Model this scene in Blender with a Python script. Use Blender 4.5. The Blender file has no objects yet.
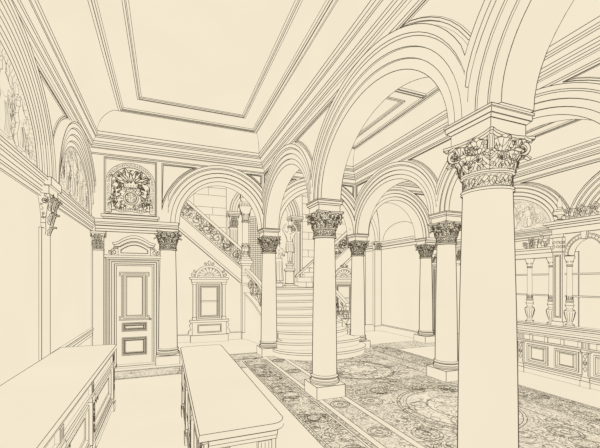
import bpy, bmesh, math, random
import numpy as np
from mathutils import Vector, Matrix
PI = math.pi
scene = bpy.context.scene
COL = scene.collection
EYE = Vector((0.0, 0.0, 2.2))
YAW = math.atan(134/341)
FWD = Vector((math.sin(YAW), math.cos(YAW), 0))
FPX = 341.0
random.seed(5)

# ------------------------------------------------------------------ materials
PAPER = (0.908, 0.812, 0.620)
INK = (0.095, 0.073, 0.045)

def new_mat(name):
    m = bpy.data.materials.new(name); m.use_nodes = True
    nt = m.node_tree; nt.nodes.clear()
    out = nt.nodes.new('ShaderNodeOutputMaterial')
    em = nt.nodes.new('ShaderNodeEmission')
    nt.links.new(em.outputs[0], out.inputs[0])
    return m, nt, em

def paper_color(nt):
    """cream drawing paper with a very faint uneven tone"""
    tc = nt.nodes.new('ShaderNodeTexCoord')
    n = nt.nodes.new('ShaderNodeTexNoise'); n.inputs['Scale'].default_value = 0.8; n.inputs['Detail'].default_value = 3
    nt.links.new(tc.outputs['Object'], n.inputs['Vector'])
    r = nt.nodes.new('ShaderNodeValToRGB')
    r.color_ramp.elements[0].position = .3; r.color_ramp.elements[1].position = .7
    r.color_ramp.elements[0].color = tuple(c*.98 for c in PAPER) + (1,)
    r.color_ramp.elements[1].color = (PAPER[0]*1.01, PAPER[1]*1.015, PAPER[2]*1.02, 1)
    nt.links.new(n.outputs['Fac'], r.inputs[0])
    return r.outputs[0], tc

def mat_paper():
    m, nt, em = new_mat('cream_paper')
    c, _ = paper_color(nt); nt.links.new(c, em.inputs[0]); return m

def mat_ink():
    m, nt, em = new_mat('sepia_ink')
    em.inputs[0].default_value = INK + (1,); return m

_rim = {}
def mat_rim(c):
    """paper whose curved surfaces darken to ink at a grazing angle, like a drawn contour"""
    c = max(.10, min(.70, c)); k = round(c/.03)
    if k in _rim: return _rim[k]
    m, nt, em = new_mat('paper_with_contour_%02d' % k)
    col, _ = paper_color(nt)
    lw = nt.nodes.new('ShaderNodeLayerWeight'); lw.inputs['Blend'].default_value = .5
    mr = nt.nodes.new('ShaderNodeMapRange'); mr.interpolation_type = 'LINEAR'
    mr.inputs['From Min'].default_value = 1-k*.03*1.08; mr.inputs['From Max'].default_value = 1-k*.03*.92
    nt.links.new(lw.outputs['Facing'], mr.inputs['Value'])
    mx = nt.nodes.new('ShaderNodeMix'); mx.data_type = 'RGBA'
    nt.links.new(mr.outputs['Result'], mx.inputs['Factor'])
    nt.links.new(col, mx.inputs['A']); mx.inputs['B'].default_value = INK + (1,)
    nt.links.new(mx.outputs['Result'], em.inputs[0])
    _rim[k] = m; return m

def mat_etched(name, scale, bands, width, warp, dark, stipple=0, dens=.5):
    """fine etched texture: contour lines of a warped noise, plus stipple dots"""
    m, nt, em = new_mat(name)
    col, tc = paper_color(nt)
    N = nt.nodes.new; L = nt.links.new
    n0 = N('ShaderNodeTexNoise'); n0.inputs['Scale'].default_value = scale*.6; L(tc.outputs['Object'], n0.inputs['Vector'])
    mad = N('ShaderNodeVectorMath'); mad.operation = 'MULTIPLY_ADD'
    L(n0.outputs['Color'], mad.inputs[0]); mad.inputs[1].default_value = (warp,)*3; L(tc.outputs['Object'], mad.inputs[2])
    n1 = N('ShaderNodeTexNoise'); n1.inputs['Scale'].default_value = scale; n1.inputs['Detail'].default_value = 2.5
    L(mad.outputs[0], n1.inputs['Vector'])
    mu = N('ShaderNodeMath'); mu.operation = 'MULTIPLY'; mu.inputs[1].default_value = bands; L(n1.outputs['Fac'], mu.inputs[0])
    fr = N('ShaderNodeMath'); fr.operation = 'FRACT'; L(mu.outputs[0], fr.inputs[0])
    lt = N('ShaderNodeMath'); lt.operation = 'LESS_THAN'; lt.inputs[1].default_value = width; L(fr.outputs[0], lt.inputs[0])
    # density varies in broad patches, as on the sheet
    n2 = N('ShaderNodeTexNoise'); n2.inputs['Scale'].default_value = 1.6; n2.inputs['Detail'].default_value = 2; L(tc.outputs['Object'], n2.inputs['Vector'])
    mr = N('ShaderNodeMapRange'); mr.inputs['From Min'].default_value = .35; mr.inputs['From Max'].default_value = .62
    mr.inputs['To Min'].default_value = dens; mr.inputs['To Max'].default_value = 1; L(n2.outputs['Fac'], mr.inputs['Value'])
    f = N('ShaderNodeMath'); f.operation = 'MULTIPLY'; L(lt.outputs[0], f.inputs[0]); L(mr.outputs[0], f.inputs[1])
    res = f
    if stipple:
        v = N('ShaderNodeTexVoronoi'); v.inputs['Scale'].default_value = stipple; L(tc.outputs['Object'], v.inputs['Vector'])
        l2 = N('ShaderNodeMath'); l2.operation = 'LESS_THAN'; l2.inputs[1].default_value = .3; L(v.outputs['Distance'], l2.inputs[0])
        mm = N('ShaderNodeMath'); mm.operation = 'MULTIPLY'; L(l2.outputs[0], mm.inputs[0]); L(mr.outputs[0], mm.inputs[1])
        res = N('ShaderNodeMath'); res.operation = 'MAXIMUM'; L(f.outputs[0], res.inputs[0]); L(mm.outputs[0], res.inputs[1])
    d = N('ShaderNodeMath'); d.operation = 'MULTIPLY'; d.inputs[1].default_value = dark; L(res.outputs[0], d.inputs[0])
    mx = N('ShaderNodeMix'); mx.data_type = 'RGBA'; L(d.outputs[0], mx.inputs['Factor'])
    L(col, mx.inputs['A']); mx.inputs['B'].default_value = INK + (1,)
    L(mx.outputs['Result'], em.inputs[0]); return m

MATS = {'P': mat_paper(), 'K': mat_ink(),
        'mosaic': mat_etched('mosaic_scrollwork', 8, 6, .40, .25, .72, 34, .45),
        'mosaic_dense': mat_etched('mosaic_dense_scrollwork', 11, 6, .45, .22, .78, 40, .75),
        'mosaic_light': mat_etched('mosaic_light_scrollwork', 3.6, 9, .30, .5, .7, 0, .35),
        'lunette': mat_etched('faint_etched_relief', 2.6, 11, .13, .5, .42),
        'carving': mat_etched('carved_ornament', 16, 10, .30, .1, .8)}

# ------------------------------------------------------------------ mesh builder
INFO = {}          # mesh name -> dict(edges, lines, rim)
class B:
    def __init__(s): s.v = []; s.f = []; s.m = []; s.sm = []; s.lines = []; s.noink = set()
    def face(s, idx, mat='P', smooth=False): s.f.append(tuple(idx)); s.m.append(mat); s.sm.append(smooth)
    def poly(s, pts, mat='P'):
        n = len(s.v); s.v += [tuple(p) for p in pts]; s.face(range(n, n+len(pts)), mat)
    def box(s, a, b, mat='P'):
        x0, y0, z0 = a; x1, y1, z1 = b; n = len(s.v)
        s.v += [(x0,y0,z0),(x1,y0,z0),(x1,y1,z0),(x0,y1,z0),(x0,y0,z1),(x1,y0,z1),(x1,y1,z1),(x0,y1,z1)]
        for q in ((0,3,2,1),(4,5,6,7),(0,1,5,4),(1,2,6,5),(2,3,7,6),(3,0,4,7)): s.face([n+i for i in q], mat)
    def grid(s, rows, close_u=False, close_v=False, mat='P', smooth=False, mats=None):
        """rows: list of lists of points"""
        n = len(s.v); R = len(rows); C = len(rows[0])
        for r in rows: s.v += [tuple(p) for p in r]
        for i in range(R if close_u else R-1):
            for j in range(C if close_v else C-1):
                a = n+i*C+j; b = n+i*C+(j+1) % C; c = n+((i+1) % R)*C+(j+1) % C; d = n+((i+1) % R)*C+j
                s.face((a,b,c,d), mats[i] if mats else mat, smooth)
    def lathe(s, prof, c=(0,0), seg=32, a0=0, a1=2*PI, sx=1, sy=1):
        full = abs(a1-a0-2*PI) < 1e-6; C = seg if full else seg+1
        rows = []; mats = []
        for r, z in prof: rows.append([(c[0]+sx*r*math.cos(a0+(a1-a0)*j/seg), c[1]+sy*r*math.sin(a0+(a1-a0)*j/seg), z) for j in range(C)])
        for (r0, z0), (r1, z1) in zip(prof, prof[1:]): mats.append('P' if abs(r1-r0) > 2.2*abs(z1-z0) else 'R')
        s.grid(rows, close_v=full, smooth=True, mats=mats)
    def sweep(s, path, prof, side=1, closed=False, mat='P', caps=True):
        """path of (x,y); prof of (out,z); out is to the left of travel when side=1"""
        n = len(path); nor = []
        for i in range(n):
            def seg(a, b):
                d = Vector((b[0]-a[0], b[1]-a[1])).normalized(); return Vector((-d.y, d.x))*side
            A = seg(path[i-1], path[i]) if (i > 0 or closed) else None
            Bn = seg(path[i], path[(i+1) % n]) if (i < n-1 or closed) else None
            if A is None: m = Bn
            elif Bn is None: m = A
            else: m = (A+Bn)/(1+A.dot(Bn))
            nor.append(m)
        rows = [[(path[i][0]+nor[i].x*o, path[i][1]+nor[i].y*o, z) for i in range(n)] for o, z in prof]
        s.grid(rows, close_v=closed, mat=mat)
    def frame(s, pts, T, steps, fill=None, mat='P'):
        """nested mouldings inside polygon pts (u,v, counter-clockwise); steps: (inset, height); T maps (u,v,n) to 3-D"""
        rings = []
        for ins, h in steps:
            q = inset(pts, ins) if ins else pts
            rings.append([T(u, v, h) for u, v in q])
        s.grid(rings, close_v=True, mat=mat)
        if fill: s.poly(rings[-1], fill)
    def line(s, pts, w=1.0, closed=False):
        pts = [tuple(p) for p in pts]
        if closed: pts.append(pts[0])
        s.lines.append((pts, w))
    def build(s, name, parent=None, rim=None, thr=22, w=1.0, ink=True, loc=None):
        me = bpy.data.meshes.new(name)
        bm = bmesh.new()
        keys = []
        vs = [bm.verts.new(p) for p in s.v]
        for f, m, sm in zip(s.f, s.m, s.sm):
            try: F = bm.faces.new([vs[i] for i in f])
            except ValueError: continue
            if m not in keys: keys.append(m)
            F.material_index = keys.index(m); F.smooth = sm
        bmesh.ops.remove_doubles(bm, verts=bm.verts, dist=2e-4)
        bmesh.ops.dissolve_degenerate(bm, dist=1e-4, edges=bm.edges)
        bm.normal_update()
        ed = []
        for e in bm.edges:
            k = len(e.link_faces)
            if k == 0: continue
            sharp = k != 2
            if not sharp:
                f0, f1 = e.link_faces
                ang = math.degrees(f0.normal.angle(f1.normal, 0))
                if ang > 90 and False: ang = 180-ang
                sharp = ang > thr or (f0.material_index != f1.material_index and False)
            e.smooth = not sharp
            if sharp and ink and not (s.noink and all(tuple(round(c, 2) for c in v_.co) in s.noink for v_ in e.verts)): ed.append((tuple(e.verts[0].co), tuple(e.verts[1].co)))
        bm.to_mesh(me); bm.free()
        for k in (keys or ['P']): me.materials.append(MATS['P'] if k == 'R' else MATS[k])
        INFO[me.name] = dict(edges=ed, lines=list(s.lines), rim=rim, keys=keys, w=w)
        o = bpy.data.objects.new(name, me); COL.objects.link(o)
        if parent: o.parent = parent
        if loc: o.location = loc
        return o

def inset(pts, d):
    n = len(pts); out = []
    for i in range(n):
        p0 = Vector(pts[i-1]); p1 = Vector(pts[i]); p2 = Vector(pts[(i+1) % n])
        a = (p1-p0).normalized(); b = (p2-p1).normalized()
        na = Vector((-a.y, a.x)); nb = Vector((-b.y, b.x))
        den = 1+na.dot(nb)
        if den < .25: den = .25
        m = (na+nb)/den
        out.append((p1.x+m.x*d, p1.y+m.y*d))
    return out

def plane(o, U, V, N):
    o = Vector(o); U = Vector(U); V = Vector(V); N = Vector(N)
    return lambda u, v, n=0: tuple(o+U*u+V*v+N*n)
def rect(u0, v0, u1, v1): return [(u0,v0),(u1,v0),(u1,v1),(u0,v1)]
def empty(name, loc=(0,0,0), rz=0):
    o = bpy.data.objects.new(name, None); COL.objects.link(o); o.location = loc; o.rotation_euler = (0,0,rz); o.empty_display_size = .1; return o
def tag(o, label, cat, group=None):
    o['label'] = label; o['category'] = cat
    if group: o['group'] = group
    return o
def struct(o): o['kind'] = 'structure'; return o
def copy_tree(o, parent=None):
    kids = [c for c in COL.objects if c.parent == o]
    c = o.copy(); COL.objects.link(c); c.parent = parent
    for k in kids: copy_tree(k, c)
    return c
def spiral(c, r, turns, a0=0, dirn=1, n=None, rin=.12):
    n = n or int(10*turns)+4; out = []
    for i in range(n+1):
        t = i/n; rr = r*(1-t)+r*rin*t; a = a0+dirn*turns*2*PI*t
        out.append((c[0]+rr*math.cos(a), c[1]+rr*math.sin(a)))
    return out
def leaf2(c, l, w, a, n=6):
    """outline of a small pointed leaf in 2-D"""
    up = []; dn = []
    for i in range(n+1):
        t = i/n; ww = w*math.sin(PI*t)*(1+.35*math.sin(t*PI*5)); up.append((t*l, ww)); dn.append((t*l, -ww))
    P = up+dn[::-1]; ca, sa = math.cos(a), math.sin(a)
    return [(c[0]+x*ca-y*sa, c[1]+x*sa+y*ca) for x, y in P]
def curls(inside, bbox, n, size, seed=1):
    """many small curling strokes filling a region: carved relief"""
    rd = random.Random(seed); out = []
    for _ in range(n):
        c = (rd.uniform(bbox[0], bbox[2]), rd.uniform(bbox[1], bbox[3]))
        s = size*rd.uniform(.5, 1.4)
        P = spiral(c, s, rd.uniform(.4, 1.4), rd.uniform(0, 2*PI), rd.choice((-1, 1)), rin=rd.uniform(.2, .8))
        if all(inside(*p) for p in P): out.append(P)
    return out

# ------------------------------------------------------------------ arches
SPR = 3.734
def arch_pts(uc, a, b, zs=SPR, n=32): return [(uc-a*math.cos(PI*i/n), zs+b*math.sin(PI*i/n)) for i in range(n+1)]

def arch_wall(bd, T, spans, u0, u1, ztop, thick, zs=SPR):
    """wall above the springing with open arches; T(u,z,n): n=0 front face, n=-thick back"""
    us = u0
    for uc, a, b in spans:
        P = arch_pts(uc, a, b, zs)
        for n in (0, -thick):
            bd.poly([T(us, zs, n), T(P[0][0], zs, n), T(P[0][0], ztop, n), T(us, ztop, n)])
            for p, q in zip(P, P[1:]): bd.poly([T(p[0], p[1], n), T(q[0], q[1], n), T(q[0], ztop, n), T(p[0], ztop, n)])
        bd.grid([[T(p[0], p[1], 0) for p in P], [T(p[0], p[1], -thick) for p in P]])
        bd.poly([T(us, zs, 0), T(P[0][0], zs, 0), T(P[0][0], zs, -thick), T(us, zs, -thick)])
        us = P[-1][0]
    for n in (0, -thick): bd.poly([T(us, zs, n), T(u1, zs, n), T(u1, ztop, n), T(us, ztop, n)])
    bd.poly([T(us, zs, 0), T(u1, zs, 0), T(u1, zs, -thick), T(us, zs, -thick)])

ARC = [(0,.0),(.11,.006),(.11,.03),(.22,.03),(.22,.055),(.32,.055),(.345,.085),(.42,.09),(.43,0)]
def archivolt(bd, T, uc, a, b, lim=9, limr=None, prof=ARC, zs=SPR, n=36, base=0):
    limr = lim if limr is None else limr
    rows = []
    for off, h in prof:
        r = []
        for i in range(n+1):
            t = PI*i/n
            u = -(a+off)*math.cos(t); z = zs+(b+off)*math.sin(t)
            cl = u < -lim or u > limr; u = max(-lim, min(limr, u))
            r.append(T(uc+u, z, h+base))
            if cl: bd.noink.add(tuple(round(c, 2) for c in r[-1]))
        rows.append(r)
    bd.grid(rows)
def side_curve(a, b, lim, zt, e=.465):
    """points of the offset arch curve between the height zt and the pier line, crown side first (u measured from the arch centre)"""
    A = []
    for i in range(80):
        t = PI/2*i/79
        u = (a+e)*math.cos(t); z = SPR+(b+e)*math.sin(t)
        if u <= lim and z <= zt: A.append((u, z))
    A = A[::-1]
    return [p for i, p in enumerate(A) if i % max(1, len(A)//7) == 0 or i == len(A)-1]
def spandrels(bd, T, spans, ends=(None, None), zf=5.34):
    """triangular moulded panels hanging between neighbouring archivolts; ends: u of a straight side or None"""
    zt = zf-.05
    def put(Q):
        P = [Q[0]]
        for p in Q[1:]:
            if (Vector(p)-Vector(P[-1])).length > .015: P.append(p)
        area = sum(P[i-1][0]*P[i][1]-P[i][0]*P[i-1][1] for i in range(len(P)))
        if area < 0: P = P[::-1]
        bd.frame(P, T, [(0,0),(0,.02),(.028,.02),(.04,.0)])
    for (c0, a0, b0, l0), (c1, a1, b1, l1) in zip(spans, spans[1:]):
        m = (c0+l0)
        A = [(c0+u, z) for u, z in side_curve(a0, b0, m-c0-.015, zt)]
        C = [(c1-u, z) for u, z in side_curve(a1, b1, c1-m-.015, zt)]
        if len(A) > 2 and len(C) > 2: put(A+C[::-1])
    if ends[0] is not None:
        c, a, b, l = spans[0]; C = [(c-u, z) for u, z in side_curve(a, b, c-ends[0], zt)]; put([(ends[0], zt)]+C+[(ends[0], C[-1][1])])
    if ends[1] is not None:
        c, a, b, l = spans[-1]; C = [(c+u, z) for u, z in side_curve(a, b, ends[1]-c, zt)]; put([(ends[1], zt)]+C+[(ends[1], C[-1][1])])

CORN = [(0,5.34),(.02,5.365),(0,5.37)]
CORN2 = [(0,5.49),(.05,5.49),(.05,5.54),(.09,5.57),(.09,5.63),(.16,5.70),(.16,5.74),(.20,5.76),(.20,5.84)]
ZCO, ZCE = 5.84, 6.33

AX, BX, LX, CX = 2.88, 5.95, .05, 8.81
WL, WR = -1.75, 10.4
YS = [-1.27, 2.39, 6.02, 9.88]
HT = .205
ROWY = [(.56, 1.53, 1.22, 1.83), (4.205, 1.53, 1.22, 1.815), (7.95, 1.60, 1.24, 1.93)]
YB = 9.68           # front plane of the back wall's upper part

def arcade(name, xc):
    bd = B(); thick = 2*HT
    T = plane((xc-HT, 0, 0), (0,1,0), (0,0,1), (-1,0,0))
    T2 = plane((xc+HT, 0, 0), (0,1,0), (0,0,1), (1,0,0))
    arch_wall(bd, T, [(c, a, b) for c, a, b, l in ROWY], -1.5, YB, ZCE+.1, thick)
    for TT in (T, T2):
        for c, a, b, l in ROWY: archivolt(bd, TT, c, a, b, l)
        spandrels(bd, TT, ROWY, (None, YB-.08))
    o = bd.build(name); struct(o); return o
arcade('wall_left_arcade', AX)
arcade('wall_right_arcade', BX)

# back wall with three arches, door bays at both ends
def back_wall():
    bd = B(); T = plane((0, YB, 0), (1,0,0), (0,0,1), (0,-1,0)); th = .42
    sp = [(1.465, 1.13, 1.24, 1.41), (4.415, 1.26, 1.25, 1.53), (7.38, 1.13, 1.24, 1.43)]
    arch_wall(bd, T, [(c, a, b) for c, a, b, l in sp], WL, WR, ZCE+.1, th)
    for c, a, b, l in sp:
        archivolt(bd, T, c, a, b, l)
    spandrels(bd, T, [sp[0]], (-.10, AX-HT-.06)); spandrels(bd, T, [sp[1]], (AX+HT+.06, BX-HT-.06)); spandrels(bd, T, [sp[2]], (BX+HT+.06, 8.96))
    struct(bd.build('wall_back'))
    for nm, x0, x1 in (('wall_back_left', WL, LX), ('wall_back_right', CX, WR)):
        bd = B(); bd.box((x0, 9.88, 0), (x1, 10.1, SPR)); struct(bd.build(nm))
back_wall()

# side walls
LROW = [(.60, 1.55, 1.30, 2.0), (4.50, 1.60, 1.30, 2.0), (8.25, 1.40, 1.30, 1.80)]
def side_wall(name, x, sgn):
    bd = B(); ROW = LROW if sgn > 0 else ROWY
    T = plane((x, 0, 0), (0,1,0), (0,0,1), (sgn,0,0))
    bd.box((min(x, x-sgn*.2), -1.5, 0), (max(x, x-sgn*.2), 10.1, ZCE+.1))
    for c, a, b, l in ROW:
        a2, b2 = a-.12, b-.1
        archivolt(bd, T, c, a2, b2, l, limr=min(l, YB-.02-c), prof=[(-.04,0),(-.04,.03),(.05,.03),(.07,.06),(.17,.06),(.19,.09),(.29,.09),(.31,.12),(.39,.12),(.42,.14),(.44,0)])
    spandrels(bd, T, [(c, a-.12, b-.1, l) for c, a, b, l in ROW], (None, YB-.08))
    o = bd.build(name); struct(o)
    # string course under the lunettes
    bd = B()
    pr = [(0,3.46),(.03,3.46),(.03,3.52),(.05,3.54),(.05,3.60),(.09,3.63),(.09,3.67),(.13,3.69),(.13,3.73),(0,3.73)]
    bd.sweep([(x, -1.5), (x, 9.86)], pr, side=-sgn)
    return bd
t = side_wall('wall_left', WL, 1).build('trim_1'); struct(t)
t = side_wall('wall_right', WR, -1).build('trim_2'); struct(t)

# entablature over the doors
for i, (x0, x1) in enumerate(((WL+.13, LX+.26), (CX-.26, WR-.13))):
    bd = B()
    pr = [(0,3.44),(.0,3.50),(.03,3.50),(.03,3.57),(.05,3.58),(.05,3.63),(.10,3.66),(.10,3.735),(-.2,3.735)]
    bd.sweep([(x0, 9.66), (x1, 9.66)], pr, side=-1)
    bd.box((x0, 9.66, 3.44), (x1, 9.70, 3.50)); struct(bd.build('trim_%d' % (3+i)))

# cornices, coves, ceilings: three bays
def bay_ceiling(k, x0, x1, hx0, hx1, hy, panels):
    U = [(x0, -1.5), (x0, YB), (x1, YB), (x1, -1.5)]
    bd = B(); bd.sweep(U, CORN, side=-1); bd.sweep(U, CORN2, side=-1); struct(bd.build('trim_%d' % (5+k)))
    lo = [(x0+.2, -1.5), (x0+.2, YB-.2), (x1-.2, YB-.2), (x1-.2, -1.5)]
    hi = [(hx0, -1.5), (hx0, hy), (hx1, hy), (hx1, -1.5)]
    bd = B(); rows = []
    for i in range(8):
        f = PI/2*i/7
        rows.append([(l[0]+(h[0]-l[0])*(1-math.cos(f)), l[1]+(h[1]-l[1])*(1-math.cos(f)), ZCO+(ZCE-ZCO)*math.sin(f)) for l, h in zip(lo, hi)])
    bd.grid(rows)
    bd.poly([(hx0,-1.5,ZCE+.01),(hx1,-1.5,ZCE+.01),(hx1,hy,ZCE+.01),(hx0,hy,ZCE+.01)])
    T = plane((0,0,ZCE+.01), (1,0,0), (0,1,0), (0,0,-1))
    big = [(hx0,-1.6),(hx1,-1.6),(hx1,hy),(hx0,hy)]
    bd.frame(big, T, [(0,0),(0,.05),(.045,.05),(.045,.03),(.08,.03),(.11,.0)])
    for p in panels: bd.frame(rect(*p), T, [(0,0),(0,.03),(.035,.035),(.05,.01),(.085,.0)])
    struct(bd.build('ceiling' if k == 0 else 'ceiling_%d' % k, thr=20))
bay_ceiling(0, WL, AX-HT, -1.06, 2.31, 9.22, [(-.60,-1.55,1.86,8.52)])
bay_ceiling(1, AX+HT, BX-HT, 3.40, 5.47, 9.22, [(3.77,6.40,5.10,8.66),(3.77,1.9,5.10,4.62),(3.77,-1.55,5.10,1.5)])
bay_ceiling(2, BX+HT, WR, 6.48, 9.80, 9.22, [(6.90,-1.55,9.35,8.6)])
bd = B()
T = plane((0,0,ZCE+.01), (1,0,0), (0,1,0), (0,0,-1))
for y in (6.0, 5.0): bd.frame(rect(3.52,y-.0,5.35,y+.10), T, [(0,0),(0,.05),(.02,.05),(.03,.02)])
struct(bd.build('trim_8'))

# ------------------------------------------------------------------ floor
def floor():
    bd = B()
    def strip(x0, y0, x1, y1, m, z=0.0): bd.poly([(x0,y0,z),(x1,y0,z),(x1,y1,z),(x0,y1,z)], m)
    rects = [
        (WL, -1.5, 1.94, 8.55, 'P'),
        (-1.30, 8.55, 1.90, 9.36, 'mosaic'), (WL, 8.55, -1.30, 9.36, 'P'),
        (WL, 9.36, .42, 16.2, 'P'), (.42, 9.36, 1.90, 9.46, 'P'), (.42, 9.46, 1.90, 10.25, 'mosaic'), (.42, 10.25, 1.90, 16.2, 'P'),
        (1.94, -1.5, 1.99, 9.3, 'mosaic_dense'), (1.98, -1.5, 2.02, 9.3, 'P'), (2.02, -1.5, 2.48, 9.3, 'mosaic'), (2.48,-1.5,2.52,9.3,'P'), (2.52,-1.5,2.60,9.3,'mosaic_dense'),
        (1.90, 9.3, 2.60, 10.25, 'mosaic'), (1.90, 10.25, 2.60, 16.2, 'P'),
        (2.60, -1.5, 2.70, 10.25, 'P'), (2.70, -1.5, 3.08, 10.25, 'mosaic'), (3.08, -1.5, 3.19, 10.25, 'P'),
        (2.60, 10.25, 3.19, 16.2, 'P'),
        # nave field, in compartments
        (3.19, -1.5, 5.72, 1.9, 'mosaic'), (3.19, 1.9, 5.72, 2.6, 'mosaic_dense'),
        (3.19, 2.6, 5.72, 5.62, 'mosaic'), (3.19, 5.62, 5.72, 5.68, 'P'), (3.19, 5.68, 5.72, 6.22, 'mosaic_dense'), (3.19, 6.22, 5.72, 6.28, 'P'),
        (3.19, 6.28, 5.72, 10.0, 'mosaic'), (3.19, 10.0, 5.72, 16.2, 'P'),
        (5.72, -1.5, 6.15, 10.1, 'mosaic'), (6.15, -1.5, 6.20, 10.1, 'P'), (6.20, -1.5, 6.95, 10.1, 'mosaic_dense'), (5.72, 10.1, 6.95, 16.2, 'P'),
        (6.95, 9.1, 9.3, 10.1, 'mosaic'), (6.95, 10.1, WR, 16.2, 'P'), (9.3, 9.1, WR, 10.1, 'P'),
        (6.95, -1.5, WR, 9.1, 'P')]
    for r in rects: strip(*r)
    # straight fillets of the borders
    for x in (1.94,1.99,2.02,2.48,2.52,2.60,2.70,3.08,3.19,6.95,6.88,6.80,6.20,6.15,5.75):
        bd.line([(x, y, .001) for y in (-1.4,1,3,5,7,9.3)], .8)
    for y in (8.55,8.62,9.29,9.36): bd.line([(-1.3,y,.001),(1.9,y,.001)], .8)
    for y in (9.46,9.53,10.18,10.25): bd.line([(.42,y,.001),(2.6,y,.001)], .8)
    for y in (1.9,2.6,5.62,5.68,6.22,6.28): bd.line([(3.19,y,.001),(5.72,y,.001)], .8)
    for y in (9.1,10.1): bd.line([(6.95,y,.001),(9.3,y,.001)], .6)
    def ring(cx, cy, r, w=.8, sy=1): bd.line([(cx+r*math.cos(a*PI/24), cy+sy*r*math.sin(a*PI/24), .002) for a in range(48)], w, True)
    for r in (1.02, .97, .86, .5): ring(4.75, 4.55, r)
    for r in (1.1, 1.05, .6): ring(4.75, 1.0, r)
    for r in (.85, .8, .45): ring(4.45, 7.35, r, .5)
    for y in np.arange(-1, 9.5, 1.2):
        for r in (.17, .13, .05): ring(2.89, y+.4, r)
        for r in (.2, .15): ring(2.25, y, r, .6)
    for cx, cy in ((3.5,3.2),(5.4,3.2),(3.5,5.35),(3.5,3.9),(5.45,5.35)):
        for r in (.22,.17,.06): ring(cx, cy, r, .7)
    # light centres of the medallions
    for cx, cy, r in ((4.75,4.55,.86),(4.75,1.0,1.05),(4.45,7.35,.8)):
        bd.poly([(cx+r*math.cos(a*PI/24), cy+r*math.sin(a*PI/24), .0012) for a in range(48)], 'mosaic_light')
    for P in curls(lambda x,y: 3.2<x<5.7 and -1<y<9.8, (3.2,-1,5.7,9.8), 260, .17, 4): bd.line([(x,y,.003) for x,y in P], .35)
    for P in curls(lambda x,y: 1.95<x<2.55, (2.0,-1,2.5,9.8), 240, .10, 6): bd.line([(x,y,.002) for x,y in P], .35)
    for P in curls(lambda x,y: 6.2<x<6.9, (6.2,-1,6.9,9.8), 150, .14, 7): bd.line([(x,y,.002) for x,y in P], .35)
    bd.build('floor', ink=False)
    struct(bpy.data.objects['floor'])
floor()

# ------------------------------------------------------------------ capital pieces
def acanthus(R, z0, h, w, curl, seedn=0):
    """one curled leaf, centred on angle 0 around the z axis, standing on a bell of radius R"""
    bd = B(); rows = []; NT, NS = 9, 6
    for i in range(NT+1):
        t = i/NT
        lob = 1+.16*math.sin(t*PI*6.0)
        ww = w*(.62+.5*math.sin(PI*min(1, t*.95)))*lob*(1 if t < .8 else max(.35, 1-(t-.8)*3))
        if t < .7: out = .012+.02*t; z = z0+h*t/.72
        else:
            q = (t-.7)/.3*PI*.85; out = .026+curl*(1-math.cos(q))*.7; z = z0+h*.972+curl*.8*math.sin(q)-curl*.15*(1-math.cos(q))
        rr = R+out+.05*t*t
        row = []
        for j in range(NS+1):
            s_ = (j/NS-.5)*2; an = s_*ww/rr
            bulge = .012*(1-s_*s_)
            row.append(((rr+bulge)*math.cos(an), (rr+bulge)*math.sin(an), z-.02*s_*s_*t))
        rows.append(row)
    bd.grid(rows, smooth=True)
    def at(i, j): p = Vector(rows[i][j]); q = Vector((p.x, p.y, 0)).normalized()*.003; return tuple(p+q)
    bd.line([at(i, 3) for i in range(0, NT+1)], .7)
    for sg in (-1, 1):
        for i in (0, 2, 4): bd.line([at(i, 3), at(i+1, 3+sg), at(min(NT, i+3), 3+2*sg)], .6)
        bd.line([at(i, 3+2*sg) for i in range(1, 7)], .5)
    return bd

def volute(R0, z0, R1, z1, r):
    """scroll in the plane through the z axis at angle 0"""
    bd = B(); w = .024
    P = [(R0, z0)]+[(R0+(R1-R0)*(t**1.6), z0+(z1-z0)*t) for t in (.25,.5,.75)]
    S = spiral((R1-r*.15, z1-r*.2), r, 1.6, PI*.75, -1, 20, .15)
    P = P+S
    rows = [[(x, -w*(1-.0*i), z) for i, (x, z) in enumerate(P)], [(x, w, z) for x, z in P]]
    bd.grid(rows, smooth=False)
    # thickness: inner strip closing the side
    Q = [(x+.018*(1 if i < 4 else 0)*-1, z) for i, (x, z) in enumerate(P)]
    for q in (-.4, .4): bd.line([(x+.004, q*w, z) for x, z in P[:14]], .6)
    S2 = [(R1-r*.15+(x-(R1-r*.15))*.62, z1-r*.2+(z-(z1-r*.2))*.62) for x, z in S]
    for sg in (-1, 1):
        bd.grid([[(x, sg*w, z) for x, z in S], [(x, sg*w, z) for x, z in S2]])
    return bd

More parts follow.
